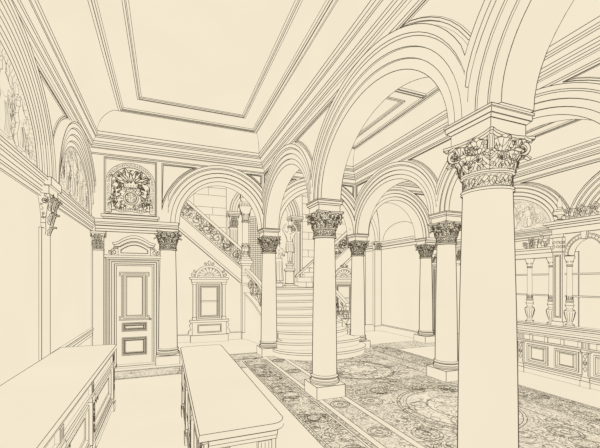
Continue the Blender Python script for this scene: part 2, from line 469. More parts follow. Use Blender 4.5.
def build_capital(parent, z0, z1, r, ha, full=True, detail=True):
    """round Corinthian-type capital from z0 to z1 over a shaft of radius r under an abacus of half-width ha"""
    H = z1-z0; zb = z0+H*.34
    cap = B()
    cap.lathe([(r*1.02,z0-.02),(r*1.12,z0-.01),(r*1.12,z0+.015),(r*1.04,z0+.025),(r*1.04,zb-.02),(r*1.14,zb-.01),(r*1.14,zb+.012),(r*1.0,zb+.02),(r*.98,zb+H*.25),(r*1.08,z1-H*.2),(r*1.22,z1-.05)], seg=32)
    # carved band around the neck: small scroll strokes
    nb = 30; zc = (z0+.025+zb-.02)/2; hb = (zb-z0)*.32
    for k in range(nb):
        c = 2*PI*k/nb
        for P in (spiral((0, 0), hb*1.15, .95, PI/2*(k % 4), 1 if k % 2 else -1, 9, .25), [(-hb*.6,-hb),(0,-hb*.2),(hb*.9,hb*.9)], [(hb*.9,-hb),(hb*.4,0)]):
            cap.line([((r*1.045)*math.cos(c+u/r), (r*1.045)*math.sin(c+u/r), zc+v) for u, v in P], .75)
    for k in range(100):
        c0 = 2*PI*k/100; cap.line([(r*1.01*math.cos(c0), r*1.01*math.sin(c0), zb+.03), (r*1.10*math.cos(c0+.03), r*1.10*math.sin(c0+.03), z1-H*.2)], .7)
    rd = random.Random(8)
    for k in range(190):
        t = rd.random(); c0 = rd.uniform(0, 2*PI); zc2 = zb+.03+(z1-zb-.10)*t; rr = r*(1.20+.30*t*t)
        sz = rd.uniform(.014, .034)
        cap.line([((rr+.006)*math.cos(c0+u/rr), (rr+.006)*math.sin(c0+u/rr), zc2+v) for u, v in spiral((0, 0), sz, rd.uniform(.6, 1.5), rd.uniform(0, 6.28), rd.choice((-1, 1)), 8, .2)], .8)
    co = cap.build('capital', parent, rim=r, w=.8)
    def ringcopies(src, angs, nm):
        first = src
        for i, a in enumerate(angs):
            o = first if i == 0 else first.copy()
            if i: COL.objects.link(o); o.parent = co
            o.rotation_euler = (0, 0, a)
    lf = acanthus(r*1.0, zb, H*.30, r*.42, .05).build('acanthus_leaf', co, w=.95)
    ringcopies(lf, [2*PI*k/8 for k in range(8)], 'l')
    lf2 = acanthus(r*1.02, zb+H*.22, H*.32, r*.36, .055).build('acanthus_leaf', co, w=.95)
    ringcopies(lf2, [2*PI*(k+.5)/8 for k in range(8)], 'l')
    vo = volute(r*1.05, zb+H*.30, ha*1.30, z1-.075, .085).build('volute', co, w=.8, thr=50)
    ringcopies(vo, [PI/4+PI/2*k for k in range(4)], 'v')
    # central helices with a flower
    hx = B(); rr = ha*.90
    for sg in (-1, 1):
        S = [(sg*.02, zb+H*.28), (sg*.03, zb+H*.42)]+spiral((sg*.055, z1-.11), .042, 1.5, PI*.75 if sg > 0 else PI*.25, -sg, 14, .15)
        hx.line([(rr-.01, u, z) for u, z in S], 1.0)
        hx.line([(rr-.01, u*1.25, z-.006) for u, z in S[:8]], .8)
    F = [(rr+.025, .038*math.cos(2*PI*k/10)*(1 if k % 2 else .55), z1-.02+.045*math.sin(2*PI*k/10)*(1 if k % 2 else .55)) for k in range(10)]
    hx.poly(F)
    ho = hx.build('fleuron', co, w=.7)
    ringcopies(ho, [PI/2*k for k in range(4)], 'f')
    return co

def build_abacus(parent, z0, ha, k=.17):
    bd = B(); pts = []
    for q in range(4):
        a = q*PI/2
        for i in range(7):
            t = i/6*2-1; u = t*ha*1.06; n = ha*(1.06-k*(1-t*t)*1.2)
            if abs(t) == 1: u *= .94
            pts.append((n*math.cos(a)-u*math.sin(a), n*math.sin(a)+u*math.cos(a)))
    rows = [[(x*s, y*s, z) for x, y in pts] for s, z in ((.93, z0), (.97, z0+.015), (1, z0+.02), (1, z0+.045), (0.05, z0+.045))]
    bd.grid(rows, close_v=True)
    return bd.build('abacus', parent, thr=28, w=.85)

def make_column():
    root = empty('column')
    s = .295
    bd = B(); bd.box((-s,-s,0),(s,s,.235)); bd.build('plinth', root)
    bd = B(); bd.lathe([(.05,.235),(.27,.235),(.29,.25),(.297,.275),(.29,.30),(.27,.312),(.268,.33),(.262,.35),(.275,.362),(.28,.378),(.27,.392),(.256,.41)]); bd.build('base', root, rim=.29, thr=28, w=.8)
    bd = B(); bd.lathe([(.252,.41),(.247,.9),(.241,1.4),(.232,1.95),(.220,2.5),(.209,2.95),(.207,3.04)], seg=48); bd.build('shaft', root, rim=.228)
    build_capital(root, 3.04, 3.50, .205, .225)
    build_abacus(root, 3.475, .265)
    bd = B()
    for a, b_, z0, z1 in ((.222,.222,3.52,3.638),(.228,.25,3.638,3.665),(.258,.258,3.665,3.712),(.27,.27,3.712,3.734)):
        bd.grid([[(x*q, y*q, z) for x, y in ((-1,-1),(1,-1),(1,1),(-1,1))] for q, z in ((a, z0),(b_, z1))], close_v=True)
        bd.poly([(-a,-a,z0),(-a,a,z0),(a,a,z0),(a,-a,z0)]); bd.poly([(-b_,-b_,z1),(b_,-b_,z1),(b_,b_,z1),(-b_,b_,z1)])
    bd.build('impost_block', root, w=.9)
    return root
col0 = make_column()
cols = [((AX-.012,2.39), 'largest plain round column in the right foreground with big leafy capital'),
        ((AX,6.02), 'plain round column on the mosaic in the centre, before the curved stair, right of the middle counter'),
        ((AX,9.88), 'round column at the left foot of the curved staircase, behind the end of the middle counter'),
        ((BX,6.02), 'round column directly left of the huge foreground column, its square plinth on the mosaic'),
        ((BX,9.88), 'round column at the right foot of the curved staircase'),
        ((LX,9.88), 'round column standing just right of the panelled door under the coat of arms'),
        ((CX,9.88), 'farthest round column at the right, at the corner of the empty alcove wall')]
for i, ((x, y), lab) in enumerate(cols):
    o = col0 if i == 0 else copy_tree(col0)
    o.location = (x, y, 0); tag(o, lab, 'column', 'columns of the hall arcades')
    q = 1.045 if i == 0 else .975
    for ch in o.children:
        if ch.name.startswith(('shaft','base')): ch.scale = (q, q, 1)

# corner pilasters at the walls and wall corbels
def square_capital(parent, w, d, z0, z1, face=(0,-1)):
    """flat capital: w wide along x, projecting d toward -y"""
    cap = B(); H = z1-z0
    prof = [(0, z0-.03, 1.03),(0, z0, 1.03),(0, z0, .96),(0, z0+H*.5, .98),(0, z1-.09, 1.15),(0, z1-.05, 1.3),(0, z1-.05, 1.4),(0, z1, 1.4)]
    rows = [[(-w/2*k, 0, z),(-w/2*k, -d*k, z),(w/2*k, -d*k, z),(w/2*k, 0, z)] for _, z, k in prof]
    cap.grid(rows)
    co = cap.build('capital', parent, w=.8)
    for row, (zz, hh) in enumerate(((z0, H*.42), (z0+H*.36, H*.40))):
        for j in range(3 if row == 0 else 2):
            u = (j-(1 if row == 0 else .5))*w*.34
            bd = acanthus(.3, 0, hh, w*.17, .045)
            lf = bd.build('acanthus_leaf', co, w=.7); lf.rotation_euler = (0,0,-PI/2); lf.location = (u, -d+.285, zz)
    for sg in (-1, 1):
        v = B(); S = spiral((0, 0), .055, 1.6, PI*.5, -sg, 18, .15)
        v.grid([[(sg*w*.52+x, -d*1.12, z1-.11+z) for x, z in S], [(sg*w*.52+x, -d*1.12+.05, z1-.11+z) for x, z in S]])
        for q in (.62,): v.line([(sg*w*.52+x*q, -d*1.13, z1-.11+z*q) for x, z in S], .6)
        v.build('volute', co, w=.7)
    return co
def pilaster(name, x, y, w, d, ztop, rz, label, zb=0, cap=.44, group=None):
    root = empty(name, (x, y, 0), rz); tag(root, label, 'pilaster', group)
    if zb == 0:
        bd = B(); bd.box((-w/2-.03,-d-.03,0),(w/2+.03,0,.22)); bd.build('base', root)
    bd = B(); bd.box((-w/2,-d,(.22 if zb == 0 else zb)),(w/2,0,ztop-cap)); bd.build('shaft', root)
    square_capital(root, w, d, ztop-cap, ztop)
    return root
pilaster('corner_pilaster', WL+.175, 9.87, .24, .10, 3.44, 0, 'flat pilaster in the left corner, left of the panelled door')
pilaster('corner_pilaster', WR-.175, 9.87, .24, .10, 3.44, 0, 'flat pilaster in the far right corner behind the tall screen')
# carved wall corbel with strip below
def corbel(x, y, rz, lab):
    root = empty('wall_corbel', (x, y, 0), rz); tag(root, lab, 'corbel', 'carved corbels on the side walls')
    bd = B(); bd.box((-.20,-.035,0),(.20,0,3.0)); bd.build('pilaster_strip', root)
    bd = B()
    rows = []
    for z, w, d in ((2.86,.03,.02),(2.95,.07,.05),(3.08,.12,.06),(3.16,.11,.06),(3.3,.16,.09),(3.42,.22,.13),(3.50,.24,.14)):
        rows.append([(-w,0,z),(-w*.9,-d,z),(w*.9,-d,z),(w,0,z)])
    bd.grid(rows); bd.poly(rows[0]); bracket = bd
    bd = B()
    for a, d, z0, z1 in ((.22,.13,3.50,3.62),(.26,.17,3.62,3.74)):
        bd.box((-a,-d,z0),(a,0,z1))
    bd.build('impost_block', root, w=.9)
    for zz, u, dd, h in ((3.26,-.13,.09,.18),(3.26,.13,.09,.18),(3.26,0,.10,.18),(3.06,-.07,.07,.17),(3.06,.07,.07,.17),(2.9,0,.05,.13)):
        lf = acanthus(.3, 0, h, .075, .018).build('acanthus_leaf', root, w=.7); lf.rotation_euler = (0,0,-PI/2); lf.location = (u, -dd+.285, zz)
    v = B()
    for Q in curls(lambda a, b: abs(a) < .02+.30*(b-2.95)*.9, (-.2,3.0,.2,3.5), 70, .035, 5): v.line([(a, -.05-.16*(b-2.95)-.02, b) for a, b in Q], .8)
    for Q in curls(lambda a, b: .01 < a < .11*(b-2.95)/.5+.02, (.0,3.0,.14,3.5), 50, .03, 6):
        for sg in (-1, 1): v.line([(sg*(.04+.36*(b-2.95)), -a, b) for a, b in Q], .7)
    bracket.lines += v.lines; bracket.build('bracket', root, w=.8)
    for sg in (-1,1):
        v = B(); S = spiral((sg*.17, 3.42), .06, 1.6, PI/2, -sg, 18, .15)
        v.grid([[(x,-.15,z) for x, z in S],[(x,-.11,z) for x, z in S]]); v.build('volute', root, w=.7)
        v = B(); S = spiral((0, 0), .055, 1.6, PI/2, 1, 18, .15)
        v.grid([[(sg*.235,-.08+x,3.40+z) for x, z in S],[(sg*.19,-.08+x,3.40+z) for x, z in S]]); v.build('volute', root, w=.7)
corbel(WL, 6.30, PI/2, 'carved leafy corbel between the two lunettes on the left wall')
corbel(WR, 6.02, -PI/2, 'carved leafy corbel on the far right wall above the screen')

# lunette reliefs
def lunette(x, sgn, c, a, b, lab, seed, nc=150):
    root = empty('lunette_relief', (x, c, SPR+.06)); tag(root, lab, 'relief', 'figure reliefs in the wall lunettes')
    P = [(-a*math.cos(PI*i/32), b*math.sin(PI*i/32)) for i in range(33)]
    T = plane((0,0,0), (0,1,0), (0,0,1), (sgn,0,0))
    bd = B(); bd.poly([T(u, v, .012) for u, v in P], 'lunette')
    ins = lambda u, v: v > .05 and (u/(a*.92))**2+(v/(b*.92))**2 < 1
    for Q in curls(ins, (-a,0,a,b), nc, .13, seed): bd.line([T(u, v, .02) for u, v in Q], .22)
    for Q in curls(ins, (-a,0,a,b), nc//2, .28, seed+9): bd.line([T(u, v, .02) for u, v in Q], .22)
    # hatching round the edge
    for k in range(60):
        t = PI*k/60
        q = .97-.10*random.random()
        bd.line([T(-a*math.cos(t)*.99, b*math.sin(t)*.99, .02), T(-a*math.cos(t)*q*.96, b*math.sin(t)*q*.98, .02)], .2)
    bd.build('relief_panel', root, ink=True, w=.6)
    # seated and standing figures in low relief
    rd = random.Random(seed)
    for fx, fh in ((-.75,.62),(-.25,.85),(.3,.8),(.8,.6)):
        f = B(); z0 = .08; h = fh*b*.95
        out = [(fx-.13*h,z0),(fx-.20*h,z0+.2*h),(fx-.10*h,z0+.45*h),(fx-.15*h,z0+.62*h),(fx-.10*h,z0+.76*h),(fx-.035*h,z0+.80*h),(fx-.055*h,z0+.9*h),(fx,z0+.97*h),(fx+.055*h,z0+.9*h),(fx+.035*h,z0+.8*h),(fx+.11*h,z0+.75*h),(fx+.24*h,z0+.66*h),(fx+.26*h,z0+.60*h),(fx+.12*h,z0+.62*h),(fx+.10*h,z0+.45*h),(fx+.22*h,z0+.25*h),(fx+.16*h,z0)]
        f.grid([[T(u, v, .012) for u, v in out],[T(u, v, .05) for u, v in out]], close_v=True); f.poly([T(u, v, .05) for u, v in out])
        for k in range(5):
            u = fx+rd.uniform(-.12,.12)*h
            f.line([T(u, z0+.02, .055), T(u+.04*h, z0+.2*h, .055), T(u*.5+fx*.5, z0+.42*h, .055)], .4)
        f.line([T(fx-.09*h, z0+.5*h, .055), T(fx+.02, z0+.47*h, .055), T(fx+.09*h, z0+.52*h, .055)], .4)
        f.build('relief_figure', root, w=.2)
lunette(WL, 1, 4.50, 1.46, 1.15, 'large half-round figure relief on the left wall nearest the viewer, cut by the picture edge', 3)
lunette(WL, 1, 8.25, 1.24, 1.15, 'smaller-looking half-round figure relief on the left wall beside the corner door', 7)
lunette(WR, -1, 7.95, 1.42, 1.09, 'half-round figure relief on the far right wall above the screen', 11)

# ------------------------------------------------------------------ doors
def door(idx, xc):
    x0, x1 = xc-.42, xc+.42; T = plane((0, 9.88, 0), (1,0,0), (0,0,1), (0,-1,0))
    root = empty('door_%d' % idx, (0,0,0)); struct(root)
    bd = B(); bd.box((x0, 9.84, .05), (x1, 9.88, 2.6)); bd.build('door_leaf', root)
    T2 = plane((0, 9.84, 0), (1,0,0), (0,0,1), (0,-1,0)); c = xc
    for nm, (z0, z1) in (('upper_panel', (1.19,2.43)), ('middle_panel', (.90,1.12)), ('lower_panel', (.28,.74))):
        bd = B(); w = .30 if z1 > 2 else .29
        if z1 > 2:
            e = .05
            pts = [(c-w-e,z0),(c+w+e,z0),(c+w+e,z0+.1),(c+w,z0+.1),(c+w,z1-.1),(c+w+e,z1-.1),(c+w+e,z1),(c-w-e,z1),(c-w-e,z1-.1),(c-w,z1-.1),(c-w,z0+.1),(c-w-e,z0+.1)]
            bd.frame(pts, T2, [(0,0),(0,.03),(.025,.03)])
            bd.frame(rect(c-w+.045,z0+.05,c+w-.045,z1-.05), T2, [(0,.0),(0,.028),(.03,.02),(.03,.012),(.06,.012),(.075,.0),(.09,.0)], fill='P')
        else:
            bd.frame(rect(c-w,z0,c+w,z1), T2, [(0,0),(0,.02),(.02,.02),(.03,.008),(.045,.008),(.06,.02),(.07,.02),(.085,.01),(.1,.01)], fill='P')
        bd.build(nm, root, w=.75)
    bd = B(); bd.lathe([(0,0),(.02,.01),(.026,.03),(.02,.05),(0,.06)], seg=10); k = bd.build('handle', root, rim=.02); k.location = (x1-.05, 9.84, 1.2); k.rotation_euler = (PI/2,0,0)
    # moulded surround
    bd = B(); o = 9.88
    U = [(x0,0),(x1,0)]
    prof = [(0,0),(0,.06),(.04,.06),(.05,.045),(.10,.045),(.11,.08),(.15,.08),(.17,.05),(.20,.05),(.21,.09),(.235,.09),(.235,0)]
    rows = []
    for off, h in prof:
        rows.append([T(x0-off, .0, h), T(x0-off, 2.6+off*.9, h), T(x1+off, 2.6+off*.9, h), T(x1+off, .0, h)])
    bd.grid(rows); bd.build('door_surround', root, w=.85)
    # pediment: a panel with a segmental hood and scroll ends
    bd = B()
    bd.box((x0-.27, 9.76, 2.80), (x1+.27, 9.88, 2.86)); bd.box((x0-.23, 9.78, 2.76), (x1+.23, 9.88, 2.80))
    w = .38
    hood = [(-w-.10, 3.20),(-w-.10,3.25)]; 
    arc = lambda r, base: [(-w+.02 + (2*w-.04)*i/14, base + r*math.sin(PI*i/14)**.9) for i in range(15)]
    outer = [(c-w-.12,3.17)]+[(c+u, v) for u, v in arc(.16, 3.21)]+[(c+w+.12,3.17)]
    inner = [(c-w-.10,3.12)]+[(c+u, v) for u, v in arc(.15, 3.15)]+[(c+w+.10,3.12)]
    in2 = [(c-w-.06,3.08)]+[(c+u*.95, v) for u, v in arc(.14, 3.09)]+[(c+w+.06,3.08)]
    bd.grid([[T(u,v,0) for u,v in outer],[T(u,v,.14) for u,v in outer],[T(u,v,.14) for u,v in inner],[T(u,v,.10) for u,v in inner],[T(u,v,.08) for u,v in in2],[T(u,v,0) for u,v in in2]])
    body = [(c-w,2.86),(c+w,2.86),(c+w,3.08)]+[(c+u*.92, v) for u, v in arc(.13, 3.07)][::-1]+[(c-w,3.08)]
    bd.frame(body, T, [(0,0),(0,.05),(.06,.05),(.07,.03),(.085,.03)], fill='P')
    bd.build('pediment', root, w=.8)
    for sg in (-1, 1):
        v = B(); cx = c+sg*(w+.10)
        for S in (spiral((cx, 2.95), .08, 1.5, PI/2, -sg, 18, .15), spiral((cx-sg*.03, 3.05), .045, 1.3, -PI/2, sg, 14, .15), leaf2((cx+sg*.05,2.88), .12, .03, PI/2-sg*.5), leaf2((cx-sg*.07,3.03), .1, .03, PI/2)):
            v.grid([[T(x,z,.0) for x,z in S],[T(x,z,.06) for x,z in S]])
        v.build('scroll_ornament', root, w=.75)
door(1, -.76)
door(2, 9.62)

# royal arms in its moulded panel over the door
def arms():
    root = empty('coat_of_arms_panel', (-.825, YB, 0)); tag(root, 'carved royal coat of arms with two supporters in an arched panel above the left door', 'coat of arms')
    T = plane((0,0,0), (1,0,0), (0,0,1), (0,-1,0))
    bd = B(); bd.frame(rect(-.60,3.86,.60,5.28), T, [(0,0),(0,.06),(.02,.06),(.035,.02)], fill='P')
    bd.box((-.66,-.10,3.80),(.66,0,3.86)); bd.box((-.62,-.07,3.76),(.62,0,3.80)); bd.build('panel_frame', root, w=.8)
    # foliate arch band
    bd = B(); n = 28; R0, R1 = .44, .56
    path = lambda R: [(-R, 3.92)]+[(-R*math.cos(PI*i/n), 4.68+R*.90*math.sin(PI*i/n)) for i in range(n+1)]+[(R, 3.92)]
    bd.grid([[T(u,v,.02) for u,v in path(R1)],[T(u,v,.06) for u,v in path(R1)],[T(u,v,.06) for u,v in path(R0)],[T(u,v,.02) for u,v in path(R0)]])
    M = path((R0+R1)/2)
    for i in range(len(M)-1):
        a = Vector(M[i]); b_ = Vector(M[i+1]); L = (b_-a).length; m = max(1, int(L/.075))
        for k in range(m):
            p = a+(b_-a)*k/m
            for S in (spiral((p.x,p.y), .038, 1, random.random()*6, 1 if k % 2 else -1, 7, .3),): bd.line([T(u,v,.065) for u,v in S], .6)
    bd.build('foliate_arch', root, w=.7)
    # shield in a garter
    bd = B(); sc = (0, 4.30)
    for r0, r1, h in ((.15,.12,.10),(.105,.09,.11)):
        bd.grid([[T(r0*math.cos(a*PI/12), sc[1]+1.15*r0*math.sin(a*PI/12), .03) for a in range(24)],[T(r0*math.cos(a*PI/12), sc[1]+1.15*r0*math.sin(a*PI/12), h) for a in range(24)],[T(r1*math.cos(a*PI/12), sc[1]+1.15*r1*math.sin(a*PI/12), h) for a in range(24)]], close_v=True)
    bd.poly([T(.09*math.cos(a*PI/12), sc[1]+1.15*.09*math.sin(a*PI/12), .11) for a in range(24)])
    bd.line([T(0,sc[1]-.10,.115),T(0,sc[1]+.10,.115)], .8); bd.line([T(-.09,sc[1],.115),T(.09,sc[1],.115)], .8)
    for u in (-1,1):
        for v in (-1,1):
            for S in (spiral((u*.055,sc[1]+v*.06), .035, 1.2, u, v, 8, .2), spiral((u*.06,sc[1]+v*.04), .02, 1, 2, -v, 6, .2)): bd.line([T(x,z,.115) for x,z in S], .6)
    bd.build('shield', root, w=.7)
    # helm and crown
    bd = B()
    cr = [(-.13,4.56),(-.15,4.70),(-.09,4.65),(-.05,4.76),(0,4.66),(.05,4.76),(.09,4.65),(.15,4.70),(.13,4.56)]
    bd.grid([[T(u,v,.03) for u,v in cr],[T(u,v,.11) for u,v in cr]]); bd.poly([T(u,v,.11) for u,v in cr])
    for k in range(5): bd.line([T(-.11+.055*k,4.58,.115), T(-.11+.055*k,4.62,.115)], .8)
    for S in (spiral((-.05,4.53), .05, 1.2, 0, 1, 10, .2), spiral((.05,4.53), .05, 1.2, PI, -1, 10, .2)): bd.line([T(u,v,.09) for u,v in S], .8)
    bd.build('crown', root, w=.8)
    # plumes and mantling spraying out
    bd = B()
    for k in range(11):
        a = PI*(.06+.88*k/10); l = .30+.08*math.sin(k*2.3)
        S = leaf2((.05*math.cos(a), 4.66+.03*math.sin(a)), l, .03, a)
        bd.grid([[T(u,v,.05+.004*k) for u,v in S],[T(u,v,.085+.003*k) for u,v in S]], close_v=True); bd.poly([T(u,v,.085+.003*k) for u,v in S])
        e = (.05*math.cos(a)+l*math.cos(a), 4.66+l*math.sin(a))
        bd.line([T(u,v,.09) for u,v in spiral(e, .035, 1.2, a, 1 if k > 5 else -1, 8, .2)], 1)
    for sg in (-1,1):
        for k in range(7):
            c = (sg*(.20+.028*k), 4.60-.07*k+.03*math.sin(k*3)); S = spiral(c, .055, 1.3, k, sg, 10, .2); bd.line([T(u,v,.08) for u,v in S], .8)
            S = leaf2(c, .11, .028, PI/2-sg*(1.1+.2*k)); bd.line([T(u,v,.08) for u,v in S], .8)
    bd.build('mantling', root, w=1.15)
    bd = B()
    ins = lambda u, v: abs(u) < .37 and 4.0 < v < 4.72+.3*math.sqrt(max(0, 1-(u/.38)**2)) and (u/.14)**2+((v-4.3)/.18)**2 > 1
    for P in curls(ins, (-.38,4.0,.38,5.05), 330, .045, 21): bd.line([T(u, v, .072) for u, v in P], .6)
    bd.frame(rect(-.01,4.0,.01,4.02), T, [(0,.03),(.002,.04)]); bd.build('foliage_relief', root, w=1.1)
    # supporters rearing at both sides
    for sg, nm in ((-1,'lion_supporter'),(1,'unicorn_supporter')):
        S = [(.36,3.98),(.30,4.00),(.32,4.10),(.27,4.20),(.30,4.30),(.21,4.36),(.20,4.40),(.27,4.40),(.26,4.45),(.19,4.50),(.21,4.53),(.29,4.50),(.27,4.56),(.24,4.60),(.27,4.66),(.33,4.67),(.37,4.60),(.385,4.45),(.39,4.30),(.385,4.15),(.375,4.05),(.39,3.98)]
        S = [(sg*u, v) for u, v in S]
        if sg > 0: S = S[:14]+[(.20,4.74)]+S[14:]
        if sg > 0: pass
        bd = B(); bd.grid([[T(u,v,.03) for u,v in S],[T(u,v,.09) for u,v in S]], close_v=True); bd.poly([T(u,v,.09) for u,v in S])
        for P in curls(lambda u,v: .29<abs(u)<.375 and 4.05<v<4.6, (sg*.29 if sg>0 else -.37,4.05,.37 if sg>0 else -.29,4.6), 60, .028, 3): bd.line([T(u,v,.095) for u,v in P], .8)
        bd.build(nm, root, w=1.1)
    bd = B(); rb = [(-.34,3.98),(-.2,3.93),(0,3.96),(.2,3.93),(.34,3.98)]; rt = [(u, v+.07) for u, v in rb]
    bd.grid([[T(u,v,.08) for u,v in rb],[T(u,v,.085) for u,v in rt]])
    for k in range(14):
        u = -.29+.045*k; v = 3.965+.015*math.cos(u*18); bd.line([T(u,v,.09),T(u+.004,v+.035,.09),T(u+.02,v+.01,.09),T(u+.022,v+.035,.09)], .5)
    bd.build('motto_ribbon', root, w=.9)
    for ch in root.children:
        if not ch.name.startswith(('panel_frame','foliate_arch')): ch.scale = (1.14, 1, 1)
arms()

# ------------------------------------------------------------------ stair hall
YF = 12.9
def stair_hall():
    # walls around
    bd = B(); bd.box((WL-.2, 14.6, 0), (2.38, 14.8, 7.2))
    T = plane((0, 14.6, 0), (1,0,0), (0,0,1), (0,-1,0))
    def ashlar(bd, u0, u1, z0, z1, seed):
        rd = random.Random(seed); z = z0; k = 0
        while z < z1:
            h = .50 if k % 2 == 0 else .32
            bd.line([T(u0, z, .004), T(u1, z, .004)], .55)
            u = u0+(.35 if k % 2 else .9)*rd.uniform(.7,1.1)
            while u < u1-.15:
                bd.line([T(u, z, .004), T(u, min(z1, z+h), .004)], .55); u += (1.25 if k % 2 == 0 else .62)*rd.uniform(.75,1.2) if rd.random() > .3 else .4
            z += h; k += 1
    ashlar(bd, WL, 2.36, 2.0, 7.0, 1); struct(bd.build('wall_stair_back_left'))
    bd = B(); bd.box((5.85, 14.6, 0), (WR, 14.8, 7.2)); ashlar(bd, 5.86, WR, 2.0, 7.0, 2); struct(bd.build('wall_stair_back_right'))
    bd = B(); bd.box((2.38, 16.0, 0), (5.85, 16.2, 7.2))
    # iron lattice door in the recess
    T3 = plane((0, 16.0, 0), (1,0,0), (0,0,1), (0,-1,0))
    struct(bd.build('wall_landing_back'))
    g = B(); g.box((3.50,15.93,1.94),(3.56,15.98,5.2)); g.box((4.5,15.93,1.94),(4.56,15.98,5.2)); g.box((3.50,15.93,5.2),(4.56,15.98,5.27))
    fr = empty('lattice_door', (0,0,0)); tag(fr, 'dark lattice grille door at the back of the stair landing', 'door')
    g.build('frame', fr)
    g = B()
    for k in range(12): g.line([(3.56+.085*k,15.95,1.96),(3.56+.085*k,15.95,5.2)], .8)
    for k in range(34): g.line([(3.56,15.95,2.02+.094*k),(4.5,15.95,2.02+.094*k)], .8)
    g.poly([(3.56,15.97,1.96),(4.5,15.97,1.96),(4.5,15.97,5.2),(3.56,15.97,5.2)]); g.build('lattice', fr, ink=False)
    # arch over the landing
    bd = B(); T4 = plane((0, 14.6, 0), (1,0,0), (0,0,1), (0,-1,0))
    arch_wall(bd, T4, [(4.11, 1.17, 1.15)], 2.38, 5.85, 7.2, .35, zs=5.05)
    archivolt(bd, T4, 4.11, 1.17, 1.15, 1.75, zs=5.05); struct(bd.build('wall_landing_arch', w=.8))
    for x, w, lab in ((2.68,.34,'fluted pier with a leafy capital on the left of the landing arch'),(5.52,.40,'fluted pier with a leafy capital behind the statue, right of the landing arch')):
        p = pilaster('landing_pier', x, 14.95, w, .42, 5.05, 0, lab, zb=1.94, cap=.55)
        bd = B(); bd.box((-w/2-.10,-.55,5.05),(w/2+.10,0,5.13)); bd.build('impost_block', p)
        bd = B()
        for k in range(5): bd.line([(-w/2+w*(k+.5)/5,-.425,2.1),(-w/2+w*(k+.5)/5,-.425,4.4)], .6)
        bd.box((-w/2-.04,-.46,1.94),(w/2+.04,0,2.1)); bd.build('fluting', p)
    # ceiling of the stair hall, side walls
    bd = B(); bd.poly([(WL,9.9,7.1),(WR,9.9,7.1),(WR,16.1,7.1),(WL,16.1,7.1)]); struct(bd.build('ceiling_3'))
    bd = B(); bd.box((-.15,10.1,0),(.05,12.9,7.1)); struct(bd.build('wall_stair_left'))
    # alcove wall at the right with its lunette line and cornice
    bd = B(); bd.box((8.9,10.1,0),(9.1,14.6,7.1))
    T5 = plane((8.9,0,0), (0,1,0), (0,0,1), (-1,0,0))
    bd.line([T5(11.5-1.15*math.cos(PI*i/24), 3.95+.66*math.sin(PI*i/24), .004) for i in range(25)], .8)
    struct(bd.build('wall_alcove_right'))
    bd = B(); bd.sweep([(8.9,14.0),(8.9,10.1)], [(0,3.60),(.03,3.60),(.03,3.70),(.05,3.72),(.05,3.80),(.10,3.84),(.10,3.92),(0,3.92)], side=-1); struct(bd.build('trim_9'))
    bd = B(); bd.sweep([(8.9,12.9),(8.9,10.2)], [(0,0),(.05,0),(.05,.25),(.03,.28),(0,.28)], side=-1)
    bd.sweep([(9.1,12.88),(6.05,12.88)], [(0,0),(.04,0),(.04,.25),(.03,.28),(0,.28)], side=1); struct(bd.build('baseboard_right'))
    # vault ribs over the alcove
    bd = B()
    for k, (x0, y0, x1, y1) in enumerate(((8.75,12.8,6.3,12.8),(8.8,12.75,6.3,10.2))):
        rows = []
        for d in (0, .10, .14, .22):
            rows.append([((x0+x1)/2+(x0-x1)/2*(1-d*.8)*math.cos(PI*i/24), (y0+y1)/2+(y0-y1)/2*(1-d*.8)*math.cos(PI*i/24)-d*.4, 3.95+(1.55-d)*math.sin(PI*i/24)) for i in range(25)])
        bd.grid(rows)
    struct(bd.build('trim_10', w=.8))
    pilaster('alcove_pilaster', 8.72, 12.9, .34, .14, 3.93, 0, 'plain pilaster with a small leafy capital in the corner of the right alcove', cap=.33)
stair_hall()

